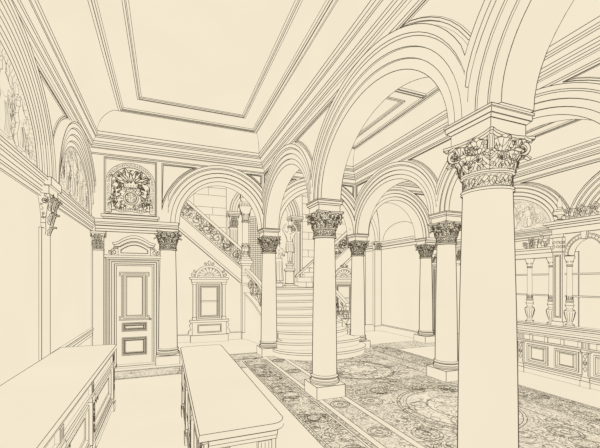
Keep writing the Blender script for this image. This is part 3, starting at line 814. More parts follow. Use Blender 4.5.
SL = .85
def side_flight(idx, xs, sg, word):
    """flight rising away from the landing along X: sg=-1 to the left, +1 to the right; xs = newel face"""
    L = 3.0; T = plane((xs, YF, 0), (sg,0,0), (0,0,1), (0,-1,0))
    z = lambda u: 2.10+SL*u
    # wall under the flight
    bd = B(); us = 2.6 if sg < 0 else 2.0; 
    P = [(0,0),(us,0),(us,z(us)),(0,z(0))]
    bd.grid([[T(u,v,0) for u,v in P],[T(u,v,-.15) for u,v in P]], close_v=True); bd.poly([T(u,v,0) for u,v in P]); bd.poly([T(u,v,-.15) for u,v in P])
    bd.grid([[T(0,.0,.0),T(us,.0,.0)],[T(0,.0,.04),T(us,.0,.04)],[T(0,.26,.04),T(us,.26,.04)],[T(0,.29,0),T(us,.29,0)]])
    struct(bd.build('wall_%s_stair' % word))
    # stairs
    st = empty('side_staircase', (xs, YF, 0)); tag(st, 'upper flight of stairs rising to the %s of the landing behind a scrolled balustrade' % word, 'stairs')
    Tl = plane((0,0,0), (sg,0,0), (0,0,1), (0,-1,0))
    n = 12 if sg < 0 else 11; ub = -.35 if sg < 0 else -.75
    for k in range(n):
        u0 = ub+k*.26; b_ = B(); zz = 1.94+.215*(k+1); xa, xb = sorted((sg*u0, sg*(u0+.30)))
        b_.box((xa,.16,zz-.215 if k else 1.945),(xb,1.66,zz)); b_.build('step', st, w=.8)
    if sg > 0:
        b_ = B(); ra = [(-.72,2.36),(.9,3.72)]
        b_.grid([[(u, 1.50, v) for u, v in ra],[(u, 1.44, v) for u, v in ra],[(u, 1.44, v+.10) for u, v in ra],[(u, 1.50, v+.10) for u, v in ra]], close_u=True); b_.build('wall_handrail', st, w=1.1)
    b_ = B(); Q = [(0.0,z(0)),(us,z(us)),(us,z(us)+.57),(0,z(0)+.57)]
    for a in (0.0,):
        b_.grid([[Tl(u,v,0) for u,v in Q],[Tl(u,v,.07) for u,v in Q]], close_v=True); b_.poly([Tl(u,v,.07) for u,v in Q]); 
    Q2 = [(0,z(0)),(us,z(us)),(us,z(us)+.10),(0,z(0)+.10)]
    b_.grid([[Tl(u,v,.07) for u,v in Q2],[Tl(u,v,.11) for u,v in Q2]], close_v=True); b_.poly([Tl(u,v,.11) for u,v in Q2])
    b_.build('stringer', st, w=.8)
    # balustrade
    ba = empty('side_balustrade', (xs, YF, 0)); tag(ba, 'raking balustrade of dense carved scrollwork beside the upper flight on the %s' % word, 'balustrade')
    b_ = B(); Q = [(0.0,z(0)+1.22),(us,z(us)+1.22),(us,z(us)+1.36),(0,z(0)+1.36)]
    rows = [[Tl(u,v,-.02) for u,v in Q],[Tl(u,v,.10) for u,v in Q]]
    b_.grid(rows, close_v=True); b_.poly(rows[1]); b_.poly(rows[0]); b_.build('handrail', ba, w=.8)
    b_ = B(); Q = [(0.0,z(0)+.57),(us,z(us)+.57),(us,z(us)+.64),(0,z(0)+.64)]
    rows = [[Tl(u,v,.0) for u,v in Q],[Tl(u,v,.09) for u,v in Q]]
    b_.grid(rows, close_v=True); b_.poly(rows[1]); b_.build('bottom_rail', ba, w=.8)
    b_ = B(); rd = random.Random(idx)
    k = 0; u = .18
    while u < us-.15:
        zc = z(u)+.93; s_ = 1 if k % 2 else -1
        for S, w in ((spiral((u, zc), .24, 1.7, s_*PI/2, s_, 22, .12), .9), (spiral((u, zc), .20, 1.6, s_*PI/2, s_, 20, .12), .8), (spiral((u+.16, zc+.13-s_*.24), .10, 1.3, 0, -s_, 12, .2), .8), (spiral((u-.14, zc-.10+s_*.2), .09, 1.3, 2, s_, 12, .2), .8)):
            S = [(a, min(max(b, z(a)+.65), z(a)+1.22)) for a, b in S]
            b_.line([Tl(a, b, .05) for a, b in S], w)
        for q in range(7):
            a = rd.uniform(0, 6.28); c = (u+.15*math.cos(a), zc+.17*math.sin(a)); S = leaf2(c, .15, .045, a+1)
            S = [(p, min(max(r, z(p)+.65), z(p)+1.22)) for p, r in S]
            b_.poly([Tl(p, r, .04+.003*q) for p, r in S]); 
        u += .36; k += 1
    for S in curls(lambda a, b: 0 < a < us and .66 < b-z(a) < 1.2, (0,z(0)+.6,us,z(us)+1.3), 420, .07, idx+3): b_.line([Tl(a, b, .05) for a, b in S], .7)
    b_.build('scroll_panel', ba, w=.8)
side_flight(1, 2.66, -1, 'left')
side_flight(2, 6.16, 1, 'right')

def newel_lamp(x, lab):
    r = empty('newel_post', (x, YF, 0)); tag(r, lab, 'newel post', 'newel posts at the landing')
    b_ = B(); b_.box((-.165,-.17,0),(.165,.16,.26)); b_.box((-.15,-.15,.26),(.15,.14,2.05)); b_.build('pier', r, w=.85)
    b_ = B()
    for a, z0, z1 in ((.20,2.05,2.12),(.165,2.12,2.42),(.20,2.42,2.50),(.16,2.50,2.78),(.20,2.78,2.86),(.23,2.86,2.98),(.19,2.98,3.06)): b_.box((-a,-a,z0),(a,a,z1))
    b_.build('newel_cap', r, w=.7)
    b_ = B(); b_.lathe([(.17,3.06),(.19,3.12),(.12,3.2),(.10,3.32),(.15,3.42),(.16,3.5),(.09,3.56)], seg=16)
    for k in range(8):
        a = 2*PI*k/8
        b_.line([((.17)*math.cos(a+t*.6), .17*math.sin(a+t*.6), 3.08+.45*t) for t in (0,.25,.5,.75,1)], .8)
    b_.build('lamp_foot', r, rim=.14, w=.8)
    b_ = B(); b_.lathe([(.15,3.56),(.15,3.60),(.13,3.62),(.12,4.40),(.12,4.42)], seg=20); b_.build('lamp_shaft', r, rim=.12)
    b_ = B(); b_.lathe([(.12,4.42),(.15,4.45),(.15,4.48),(.12,4.5),(.15,4.75),(.24,4.98),(.27,5.02),(.27,5.09),(.15,5.12),(.13,5.2),(.22,5.35),(.2,5.5),(.05,5.6)], seg=16)
    for k in range(10):
        a = 2*PI*k/10; S = spiral((0,4.78), .12, 1.4, k, 1 if k%2 else -1, 10, .2)
        b_.line([((.165+.20*(z-4.7))*math.cos(a+u*5), (.125+.10*(z-4.6))*math.sin(a+u*5), z) for u, z in S], .8)
    b_.build('lamp_capital', r, rim=.12, w=.8)
newel_lamp(2.83, 'square newel post carrying a small lamp column at the foot of the left upper flight')
newel_lamp(6.00, 'square newel post carrying a small lamp column at the foot of the right upper flight')

def main_stair():
    r = empty('main_staircase', (4.41, 8.5, 0)); tag(r, 'broad curved stone staircase of nine steps in the middle of the back arcade', 'stairs')
    hw = [1.50,1.40,1.21,1.2,1.2,1.2,1.2,1.2,1.2]; dep = [1.12,.66,.62,.5,.42,.36,.30,.26,.22]
    for k in range(9):
        z0, z1 = .215*k, .215*(k+1); yf = -.05+.456*k
        b_ = B(); n = 24
        def nose(off, w=hw[k], d=dep[k]):
            P = []
            for i in range(n+1):
                t = -1+2*i/n
                if k < 2: a = PI*(i/n); P.append((-(w-off)*math.cos(a), yf+off+d*(1-math.sin(a))))
                else: P.append(((w)*t, yf+off+d*t*t))
            return P
        back = (.75+ (dep[k] if k < 2 else .45))
        yb = yf+back+ (.3 if k < 2 else 0)
        if k == 8: yb = yf+.7
        A = nose(.0); Bn = nose(.035)
        for P, za, zb_ in ((Bn, z0, z1-.06),):
            b_.grid([[(x,y,za) for x,y in P],[(x,y,zb_) for x,y in P],[(x,y,zb_) for x,y in A],[(x,y,z1) for x,y in A]])
        top = [(x,y,z1) for x,y in A]+([(1.21,A[-1][1]+.02,z1),(1.21,yb,z1),(-1.21,yb,z1),(-1.21,A[0][1]+.02,z1)] if k < 2 else [(A[-1][0], yb, z1), (A[0][0], yb, z1)])
        b_.poly(top)
        for sg in ((0, -1) if k > 1 else ()): b_.poly([(A[sg][0],A[sg][1],z0),(A[sg][0],yb,z0),(A[sg][0],yb,z1),(A[sg][0],A[sg][1],z1)])
        b_.build('step', r, w=.85)
    b_ = B(); b_.box((-1.20, 4.30, 1.70), (1.20, 7.48, 1.935)); b_.build('landing', r, w=.8)
    # flanking balustrades
    for sg, lab in ((-1,'left'),(1,'right')):
        X = 4.41+sg*1.31; fb = empty('stair_balustrade', (X, 0, 0)); tag(fb, 'sloping scrollwork balustrade on a low wall along the %s side of the curved staircase' % lab, 'balustrade')
        zt = lambda y: .52+(y-10.1)*.47
        cv = lambda y: sg*-.0+(-sg)*(-.34)*max(0,(y-11.2)/1.55)**2*(-1)*(-1)
        Y = [10.15+.25*i for i in range(11)]+[12.74]
        off = [(-.34 if sg < 0 else .34)*max(0,(y-11.0)/1.74)**2*.75 for y in Y]
        def band(b_, lo, hi, t, nm):
            for s_ in (-t, t): b_.grid([[(o+s_, y, lo(y)) for o, y in zip(off, Y)],[(o+s_, y, hi(y)) for o, y in zip(off, Y)]])
            b_.grid([[(o-t, y, hi(y)) for o, y in zip(off, Y)],[(o+t, y, hi(y)) for o, y in zip(off, Y)]])
            for i in (0, -1): b_.poly([(off[i]-t,Y[i],lo(Y[i])),(off[i]+t,Y[i],lo(Y[i])),(off[i]+t,Y[i],hi(Y[i])),(off[i]-t,Y[i],hi(Y[i]))])
            b_.build(nm, fb, w=.8)
        band(B(), lambda y: 0.0, lambda y: zt(y)-.06, .07, 'low_wall')
        band(B(), lambda y: zt(y)-.06, zt, .10, 'bottom_rail')
        band(B(), lambda y: zt(y)+.80, lambda y: zt(y)+.90, .07, 'handrail')
        b_ = B(); u = 10.3; k = 0
        fo = lambda y: np.interp(y, Y, off)
        while u < 12.6:
            s_ = 1 if k % 2 else -1; zc = zt(u)+.4
            for S in (spiral((u,zc),.27,1.7,s_*PI/2,s_,22,.12), spiral((u,zc),.22,1.6,s_*PI/2,s_,22,.12), spiral((u+.15,zc+.1-s_*.22),.11,1.3,0,-s_,12,.2), spiral((u-.1,zc-.05+s_*.25),.09,1.2,0,s_,10,.2)):
                b_.line([(fo(p), p, min(max(q, zt(p)+.02), zt(p)+.8)) for p, q in S], .8)
            for q in range(2):
                S = leaf2((u+.1*math.cos(q*1.6),zc+.2*math.sin(q*1.6)), .16, .05, q*1.7); b_.poly([(fo(p), p, min(max(z_, zt(p)+.02), zt(p)+.8)) for p, z_ in S])
            u += .36; k += 1
        b_.build('scroll_panel', fb, w=.7)
main_stair()

# ------------------------------------------------------------------ statues on the landing
def figure(name, x, y, z, h, lab, pose, cat='statue'):
    root = empty(name, (x, y, z)); tag(root, lab, cat)
    pedh = .37*h if pose == 'arms' else .10*h
    b_ = B()
    w = .088*h/1.3
    if pose == 'arms': b_.box((-w*1.5,-w*1.5,0),(w*1.5,w*1.5,pedh*.07)); b_.lathe([(w*1.25,pedh*.07),(w*1.25,pedh*.14),(w*1.02,pedh*.16),(w,pedh*.66),(w*1.3,pedh*.70),(w*1.3,pedh*.78),(w*.8,pedh*.82),(w*.75,pedh*.9),(w*.95,pedh*.94),(w*.95,pedh),(0,pedh)], seg=16)
    else:
        for a, z0, z1 in ((1.5,0,.10),(1.2,.10,.86),(1.4,.86,1.0)): b_.box((-w*a,-w*a,pedh*z0),(w*a,w*a,pedh*z1))
    b_.build('pedestal', root, rim=w, w=.9, thr=30)
    s = (h-pedh)/1.85; o = pedh
    me = bpy.data.meshes.new('body')
    J = {'pel':(0,0,.98,.15),'wa':(0,0,1.12,.125),'ch':(0,-.01,1.34,.165),'ne':(0,-.01,1.52,.065),'hd':(0,-.02,1.64,.10),'ht':(0,-.02,1.76,.075)}
    E = [('pel','wa'),('wa','ch'),('ch','ne'),('ne','hd'),('hd','ht')]
    for sd, g in ((-1,'l'),(1,'r')):
        J['sh'+g] = (sd*.20,-.01,1.42,.075); E.append(('ch','sh'+g))
        if pose == 'arms': J['el'+g] = (sd*.36,-.05,1.58,.052); J['wr'+g] = (sd*.24,-.04,1.80,.04); J['ha'+g] = (sd*.16,-.04,1.86,.045)
        elif g == 'r': J['el'+g] = (sd*.26,-.10,1.16,.055); J['wr'+g] = (sd*.06,-.22,1.22,.042); J['ha'+g] = (sd*-.02,-.24,1.25,.045)
        else: J['el'+g] = (sd*.27,.02,1.12,.055); J['wr'+g] = (sd*.25,-.06,.88,.042); J['ha'+g] = (sd*.24,-.08,.80,.045)
        E += [('sh'+g,'el'+g),('el'+g,'wr'+g),('wr'+g,'ha'+g)]
        q = .55 if pose == 'arms' else 1
        J['hp'+g] = (sd*.09,0,.90,.115); J['kn'+g] = (sd*.09*q,-.05 if g == 'l' else -.02,.50,.082); J['an'+g] = (sd*.10*q,.02,.09,.05); J['to'+g] = (sd*.11*q,-.12,.04,.045)
        E += [('pel','hp'+g),('hp'+g,'kn'+g),('kn'+g,'an'+g),('an'+g,'to'+g)]
    names = list(J)
    me.from_pydata([(J[n][0]*s,J[n][1]*s,J[n][2]*s+o) for n in names], [(names.index(a),names.index(b)) for a, b in E], [])
    ob = bpy.data.objects.new('body', me); COL.objects.link(ob)
    md = ob.modifiers.new('skin','SKIN'); md.use_smooth_shade = True
    for i, n in enumerate(names):
        v = me.skin_vertices[0].data[i]; v.radius = (J[n][3]*s, J[n][3]*s*.85); v.use_root = (n == 'pel')
    ob.modifiers.new('sub','SUBSURF').levels = 2
    dg = bpy.context.evaluated_depsgraph_get(); m2 = bpy.data.meshes.new_from_object(ob.evaluated_get(dg)); bpy.data.objects.remove(ob)
    for p in m2.polygons: p.use_smooth = True; p.material_index = 0
    m2.materials.clear(); m2.materials.append(MATS['P'])
    m2.name = 'body'; INFO[m2.name] = dict(edges=[], lines=[([(-.05*s,-.155*s,1.42*s+o),(0,-.17*s,1.36*s+o),(.05*s,-.155*s,1.42*s+o)],.6),([(0,-.14*s,1.3*s+o),(0,-.13*s,1.1*s+o)],.5)], rim=.10*s, keys=['R'], w=1.3, cap=.66)
    ob = bpy.data.objects.new('body', m2); COL.objects.link(ob); ob.parent = root
    # face and hair
    f = B(); hz = 1.66*s+o
    for sd in (-1,1): f.line([(sd*.02*s,-.118*s,hz),(sd*.045*s,-.11*s,hz)], .7)
    f.line([(0,-.13*s,hz),(0,-.135*s,hz-.04*s)], .5); f.line([(-.02*s,-.118*s,hz-.06*s),(.02*s,-.118*s,hz-.06*s)], .6)
    f.lathe([(.100*s,hz+.03*s),(.105*s,hz+.06*s),(.085*s,hz+.11*s),(.04*s,hz+.135*s),(0,hz+.14*s)], c=(0,.0), seg=14); f.build('hair', root, rim=.1*s, w=.8)
    # drapery skirt with folds
    d = B(); rows = []
    zt, zb_ = (1.02, .55) if pose == 'arms' else (1.05, .08)
    for i in range(8):
        t = i/7; zz = (zt+(zb_-zt)*t)*s+o; R = (.17+.06*t if pose == 'arms' else .18+.07*t)*s
        rows.append([((R*(1+.09*t*math.sin(6*a)))*math.cos(a), -.02*s+.8*R*(1+.09*t*math.sin(6*a+1))*math.sin(a), zz) for a in [2*PI*j/36 for j in range(36)]])
    d.grid(rows, close_v=True, smooth=True, mats=['R']*7)
    for j in range(0,36,3): d.line([Vector(rows[i][j])*1.0 for i in range(1,8)], .6)
    d.build('drapery', root, rim=.18*s, thr=60, w=1.2)
    return root
figure('caryatid_statue', 5.06, 14.12, 1.936, 2.75, 'statue with raised arms on a pedestal at the head of the stairs, right of centre', 'arms')
figure('draped_statue', 4.40, 13.75, 1.936, 2.0, 'draped standing statue at the head of the stairs, partly hidden by the column', 'stand')

# ------------------------------------------------------------------ wall aedicules in the stair hall
def aedicule(x, lab):
    r = empty('aedicule', (x, YF-.045, 0)); tag(r, lab, 'framed niche', 'matching aedicules under the side flights')
    T = plane((0,0,0), (1,0,0), (0,0,1), (0,-1,0))
    b_ = B(); b_.box((-.66,-.22,0),(.66,0,.26)); b_.box((-.60,-.18,.26),(.60,0,.72)); b_.box((-.68,-.22,.72),(.68,0,.80))
    b_.frame(rect(-.42,.34,.42,.64), plane((0,-.18,0),(1,0,0),(0,0,1),(0,-1,0)), [(0,0),(0,.02),(.03,.02),(.04,.0)], fill='P'); b_.build('cabinet_base', r, w=.8)
    for sg in (-1,1):
        b_ = B(); S = [(.60,.26),(.74,.28),(.72,.40),(.64,.48),(.70,.60),(.64,.70),(.60,.72)]
        S = [(sg*u,v) for u,v in S]; b_.grid([[T(u,v,.02) for u,v in S],[T(u,v,.16) for u,v in S]]); b_.poly([T(u,v,.16) for u,v in S]); b_.build('console', r, w=.75)
        b_ = B(); b_.box((sg*.52-.07,-.14,.80),(sg*.52+.07,0,.90)); b_.box((sg*.52-.05,-.12,.90),(sg*.52+.05,0,2.08)); b_.box((sg*.52-.08,-.15,2.08),(sg*.52+.08,0,2.16)); b_.build('side_pilaster', r, w=.7)
    b_ = B(); b_.frame(rect(-.43,.80,.43,2.12), T, [(0,0),(0,.07),(.05,.07),(.06,.05),(.10,.05),(.11,.02)], fill='P'); b_.build('frame', r, w=.75)
    b_ = B(); b_.frame(rect(-.30,.92,.30,1.99), T, [(0,.02),(0,.045),(.03,.045),(.03,.025)]); b_.box((-.28,-.05,1.44),(.28,-.02,1.49)); b_.build('sash', r, w=.7)
    b_ = B(); b_.poly([T(-.27,.95,.026),T(.27,.95,.026),T(.27,1.96,.026),T(-.27,1.96,.026)]); b_.build('pane', r, ink=False)
    b_ = B(); b_.box((-.62,-.16,2.16),(.62,0,2.26)); b_.box((-.68,-.20,2.26),(.68,0,2.33)); b_.build('entablature', r, w=.75)
    b_ = B()
    arc = lambda R, h: [(-R*math.cos(PI*i/20), 2.33+h*math.sin(PI*i/20)) for i in range(21)]
    A, C = arc(.50,.44), arc(.42,.36)
    b_.grid([[T(u,v,0) for u,v in A],[T(u,v,.12) for u,v in A],[T(u,v,.12) for u,v in C],[T(u,v,.04) for u,v in C]]); b_.poly([T(u,v,.04) for u,v in C])
    for k in range(9):
        a = PI*(k+.5)/9; b_.line([T(.14*math.cos(a),2.36+.12*math.sin(a),.05),T(.38*math.cos(a),2.35+.33*math.sin(a),.05)], .8)
        b_.line([T(u,v,.05) for u,v in spiral((.37*math.cos(a),2.35+.30*math.sin(a)),.04,1,a,1,7,.3)], .7)
    for rr in (.16,.11,.05): b_.line([T(rr*math.cos(PI*i/10),2.36+rr*.9*math.sin(PI*i/10),.06) for i in range(11)], .8)
    b_.build('arched_pediment', r, w=.7)
    for sg in (-1,1):
        for c, rad in (((sg*.56,2.42),.08),((sg*.50,2.55),.06),((sg*.12,2.82),.06)):
            S = spiral(c, rad, 1.3, PI/2, -sg, 12, .2); b_ = B(); b_.grid([[T(u,v,.04) for u,v in S],[T(u,v,.09) for u,v in S]]); b_.build('crest_scroll', r, w=.7)
    b_ = B(); S = leaf2((0,2.78), .16, .05, PI/2); b_.grid([[T(u,v,.04) for u,v in S],[T(u,v,.09) for u,v in S]], close_v=True); b_.poly([T(u,v,.09) for u,v in S])
    b_.build('crest', r, w=.7)
aedicule(1.47, 'ornate framed niche with a two-pane sash and arched crest under the left flight')
aedicule(7.04, 'ornate framed niche seen between two columns under the right flight')

# ------------------------------------------------------------------ counters
def rounded(x0, y0, x1, y1, r, corners):
    P = []
    for i, (cx, cy, a) in enumerate(((x0,y0,PI),(x1,y0,1.5*PI),(x1,y1,0),(x0,y1,.5*PI))):
        if corners[i]:
            sx = 1 if cx == x0 else -1; sy = 1 if cy == y0 else -1
            for k in range(7): t = a+PI/2*k/6; P.append((cx+sx*r+r*math.cos(t), cy+sy*r+r*math.sin(t)))
        else: P.append((cx, cy))
    return P
def counter(name, x0, y0, x1, y1, top, lab, faces, corners, wt=1.0):
    """x0..y1: outline of the worktop; faces: list of (origin, U, length, normal, pilaster positions)"""
    r = empty(name, ((x0+x1)/2, (y0+y1)/2, 0)); tag(r, lab, 'counter')
    ox, oy = (x0+x1)/2, (y0+y1)/2
    P = rounded(x0-ox, y0-oy, x1-ox, y1-oy, .12, corners)
    b_ = B(); Q = inset(P, .006)
    b_.grid([[(x,y,top-.055) for x,y in Q],[(x,y,top-.05) for x,y in P],[(x,y,top-.015) for x,y in P],[(x,y,top) for x,y in Q]], close_v=True)
    b_.poly([(x,y,top) for x,y in Q]); b_.poly([(x,y,top-.055) for x,y in Q]); b_.build('worktop', r, thr=35, w=.9)
    i = .075
    b_ = B(); b_.box((x0+i-ox, y0+i-oy, .12), (x1-i-ox, y1-i-oy, top-.055)); b_.build('body', r, w=.8)
    b_ = B(); b_.box((x0+i-.02-ox, y0+i-.02-oy, 0), (x1-i+.02-ox, y1-i+.02-oy, .12)); b_.build('plinth', r, w=.9)
    for (ux, uy), U, L, N, pil in faces:
        T = plane((ux-ox, uy-oy, 0), U, (0,0,1), N)
        for z0, z1, h, nm in ((top-.10,top-.055,.045,'cornice_moulding'),(top-.135,top-.10,.03,'cornice_moulding'),(top-.29,top-.26,.035,'frieze_moulding'),(top-.31,top-.29,.02,'frieze_moulding'),(.12,.17,.04,'base_moulding'),(.17,.21,.03,'base_moulding'),(.21,.235,.015,'base_moulding')):
            b_ = B()
            Q = [(0,z0),(L,z0),(L,z1),(0,z1)]
            b_.grid([[T(u,v,0) for u,v in Q],[T(u,v,h) for u,v in Q]], close_v=True); b_.poly([T(u,v,h) for u,v in Q]); b_.build(nm, r, w=.75)
        for a, c in zip(pil, pil[1:]):
            if c-a < .35: continue
            n = max(1, round((c-a)/1.4)) if name != 'long_counter' else 2
            for k in range(n):
                s0 = a+.14+(c-a-.14)*k/n; s1 = a+(c-a-.14)*(k+1)/n+.0
                b_ = B(); b_.frame(rect(s0,.28,s1,top-.36), T, [(0,0),(0,.025),(.03,.025),(.06,.0)])
                b_.frame(rect(s0+.095,.28+.075,s1-.095,top-.36-.07), T, [(0,0),(.015,.012)], fill='P') if name == 'long_counter' else b_.frame(rect(s0+.13,.28+.10,s1-.13,top-.36-.10), T, [(0,0),(0,.008),(.012,.0)])
                b_.build('panel', r, w=.75)
        for p in pil:
            b_ = B()
            def bx(u0,u1,z0,z1,h):
                Q = [(u0,z0),(u1,z0),(u1,z1),(u0,z1)]; b_.grid([[T(u,v,0) for u,v in Q],[T(u,v,h) for u,v in Q]], close_v=True); b_.poly([T(u,v,h) for u,v in Q])
            bx(p-.09,p+.09,0,.13,.06); bx(p-.065,p+.065,.21,top-.34,.05); bx(p-.085,p+.085,top-.34,top-.29,.05); bx(p-.055,p+.055,top-.26,top-.135,.04); bx(p-.075,p+.075,.13,.21,.05)
            for q in (-.03,0,.03): b_.line([T(p+q,top-.25,.042),T(p+q,top-.145,.042)], .6)
            for q in (-.045,.045): b_.line([T(p+q,.24,.052),T(p+q,top-.36,.052)], .6)
            for sg in (-1,1):
                b_.line([T(u,v,.084) for u,v in spiral((p+sg*.05,top-.34),.035,1.3,PI/2,-sg,10,.2)], .7)
            m = (.21+top-.34)/2
            for q in (-.14,0,.12): b_.line([T(u,v,.053) for u,v in leaf2((p, m+q), .11, .028, PI/2)], .7)
            for rr in (.035,.018): b_.line([T(p+rr*math.cos(a*PI/6), m+.03+rr*math.sin(a*PI/6), .055) for a in range(12)], .7, True)
            b_.build('pilaster', r, w=.75)
    return r
counter('long_counter_left', -1.655, -.6, -.80, 6.82, 1.08, 'long counter along the left wall with panelled front, in the left foreground',
        [((-.875,-.5),(0,1,0),7.24,(1,0,0),[.6,2.3,3.99,5.33,7.08])], (0,0,1,0))
counter('island_counter', .22, 2.56, .90, 6.12, 1.08, 'freestanding counter with rounded corners in the middle foreground',
        [((.295,2.635),(1,0,0),.53,(0,-1,0),[.10,.43]), ((.295,2.635),(0,1,0),3.41,(-1,0,0),[.12,1.2,2.25,3.28])], (0,1,1,1))
rc = counter('long_counter', 8.02, 1.5, 8.95, 7.35, 1.06, 'long panelled counter carrying the columned screen at the right edge',
        [((8.095,1.575),(0,1,0),5.70,(-1,0,0),[.05,1.45,2.82,4.20,5.6])], (0,0,0,0))
# frieze blocks on the right counter
for k in range(17):
    b_ = B(); b_.box((8.065-8.485, 1.75+.34*k-4.425, .80), (8.10-8.485, 1.82+.34*k-4.425, .93)); b_.build('frieze_block', rc, w=.75)

# ------------------------------------------------------------------ columned screen on the counter
def screen():
    X = 8.50; r = empty('counter_screen', (X, 4.68, 1.06)); tag(r, 'tall wooden screen with urn columns and a central arch standing on the right counter', 'screen')
    def L(x, y, z): return (x-X, y-4.68, z-1.06)
    def bx(b_, a, c): b_.box(L(*a), L(*c))
    b_ = B(); bx(b_, (8.30,1.9,1.06),(8.70,7.2,1.10)); bx(b_, (8.34,1.9,1.10),(8.66,7.2,1.14)); bx(b_, (8.38,1.9,1.14),(8.62,7.2,1.17)); b_.build('base_ledge', r, w=.8)
    # slender urn columns
    def urncol():
        b_ = B(); b_.lathe([(.09,0),(.09,.04),(.07,.05),(.045,.08),(.05,.11),(.085,.22),(.105,.33),(.10,.36),(.07,.385),(.05,.40),(.07,.43),(.085,.48),(.07,.53),(.06,.55),(.075,.56),(.075,.58),(.06,.60),(.055,.66),(.056,.9),(.05,1.36),(.06,1.37),(.06,1.39),(.05,1.40),(.06,1.46),(.09,1.53),(.10,1.55),(.10,1.59),(0.02,1.59)], seg=20)
        for k in range(12):
            a = 2*PI*k/12
            b_.line([((rr)*math.cos(a), rr*math.sin(a), z) for rr, z in ((.052,.11),(.087,.22),(.107,.33))], .6)
            b_.line([((.063)*math.cos(a+q*.12), .063*math.sin(a+q*.12), .60+.10*abs(math.sin(q*1.6))) for q in range(3)], .7)
        for k in range(6):
            a = 2*PI*k/6
            b_.line([((.068)*math.cos(a+u*12), .068*math.sin(a+u*12), 1.47+v) for u, v in spiral((0,0),.035,1.2,1,1,9,.2)], .7)
        return b_
    u0 = urncol().build('urn_column', r, rim=.06, w=.75, thr=30)
    for k, y in enumerate((5.86,5.34,4.95,4.21,3.82,3.30,6.45,7.05,2.7)):
        o = u0 if k == 0 else u0.copy()
        if k: COL.objects.link(o); o.parent = r
        o.location = L(X, y, 1.17)
    # square pilasters flanking the arch
    for y in (5.145, 4.015):
        b_ = B(); bx(b_, (8.38,y-.13,1.17),(8.62,y+.13,1.27)); bx(b_, (8.40,y-.10,1.27),(8.60,y+.10,2.86)); b_.frame(rect(y-.07-4.68,1.36-1.06,y+.07-4.68,2.8-1.06), plane((-.10,0,0),(0,1,0),(0,0,1),(-1,0,0)), [(0,0),(0,.015),(.02,.015),(.03,0)])
        b_.frame([(q,z) for q,z in rect(-.07,.30,.07,1.74)], plane((0,y+.10-4.68,0),(1,0,0),(0,0,1),(0,1,0)), [(0,0),(0,.01),(.02,0)]); b_.build('pilaster', r, w=.75)
        b_ = B(); bx(b_, (8.39,y-.11,2.86),(8.61,y+.11,2.88)); bx(b_, (8.40,y-.10,2.88),(8.60,y+.10,3.20)); bx(b_, (8.36,y-.15,3.20),(8.64,y+.15,3.27))
        for k in range(6):
            S = spiral((y-.07+.07*(k%3), 2.99+.10*(k//3)), .045, 1.3, k, 1 if k%2 else -1, 9, .2); b_.line([L(8.395, u, v) for u, v in S], .75)
            S = spiral((8.43+.07*(k%3), 2.99+.10*(k//3)), .045, 1.3, k, 1 if k%2 else -1, 9, .2); b_.line([L(u, y-.105, v) for u, v in S], .75)
        b_.build('pilaster_capital', r, w=.7)
    # entablatures
    for y0, y1 in ((5.25,7.2),(1.9,3.91)):
        b_ = B()
        for d, z0, z1 in ((.10,2.76,2.87),(.14,2.87,2.95),(.18,2.95,3.0)): bx(b_, (X-d,y0,z0),(X+d,y1,z1))
        b_.build('lower_entablature', r, w=.75)
    b_ = B()
    for d, e, z0, z1 in ((.13,.0,3.27,3.40),(.17,.04,3.40,3.46),(.21,.08,3.46,3.50),(.25,.12,3.50,3.56)): bx(b_, (X-d,3.91-e,z0),(X+d,5.25+e,z1))
    b_.build('upper_entablature', r, w=.8)
    # arch with voussoir blocks and keystone
    b_ = B(); T = plane((-.12,-.10,-1.06),(0,1,0),(0,0,1),(-1,0,0))
    pr = lambda R: [(-R*math.cos(PI*i/18), 2.78+R*1.08*math.sin(PI*i/18)) for i in range(19)]
    A, C = pr(.42), pr(.33)
    b_.grid([[T(u,v,-.22) for u,v in A],[T(u,v,0) for u,v in A],[T(u,v,0) for u,v in C],[T(u,v,-.22) for u,v in C]])
    for i in range(19): b_.line([T(A[i][0]*.96,2.78+(A[i][1]-2.78)*.96,.003),T(C[i][0]*1.04,2.78+(C[i][1]-2.78)*1.04,.003)], .7)
    b_.line([T(u*.95,2.78+(v-2.78)*.95,.003) for u,v in A], .7); b_.line([T(u*1.05,2.78+(v-2.78)*1.05,.003) for u,v in C], .7)
    K = [(-.04,3.11),(.04,3.11),(.06,3.27),(-.06,3.27)]; b_.grid([[T(u,v,0) for u,v in K],[T(u,v,.05) for u,v in K]], close_v=True); b_.poly([T(u,v,.05) for u,v in K])
    # spandrel infill to the entablature
    D = pr(.42)
    for p, q in zip(D, D[1:]): b_.poly([T(p[0],p[1],-.05),T(q[0],q[1],-.05),T(q[0],3.27,-.05),T(p[0],3.27,-.05)])
    b_.build('arch', r, w=.75)
    # glazing bars
    for z in (1.86, 2.36):
        b_ = B(); bx(b_, (X-.012,1.9,z-.014),(X+.012,7.2,z+.014)); b_.build('glazing_bar', r, w=.7)
    # scroll crests
    for y0, y1, z0, sc in ((5.40,5.95,3.0,.9),(4.2,4.98,3.56,1.5),(3.1,3.8,3.0,1.0)):
        b_ = B(); n = 3
        for k in range(n):
            t = (k+.5)/n; hh = .10*sc*(1.5 if sc < 1.2 and k == 1 else 1); y = y0+(y1-y0)*t
            for S in (spiral((y,z0+hh),hh,1.5,-PI/2,1 if k%2 else -1,16,.15), spiral((y+.09,z0+hh*1.6),hh*.6,1.3,0,-1,12,.2), leaf2((y-.04,z0+.02),hh*2.2,.035,PI/2+.4), leaf2((y+.05,z0+.02),hh*2.0,.035,PI/2-.5)):
                S = [(u, max(v, z0+.005)) for u, v in S]
                b_.grid([[L(X-.06,u,v) for u,v in S],[L(X-.02,u,v) for u,v in S]])
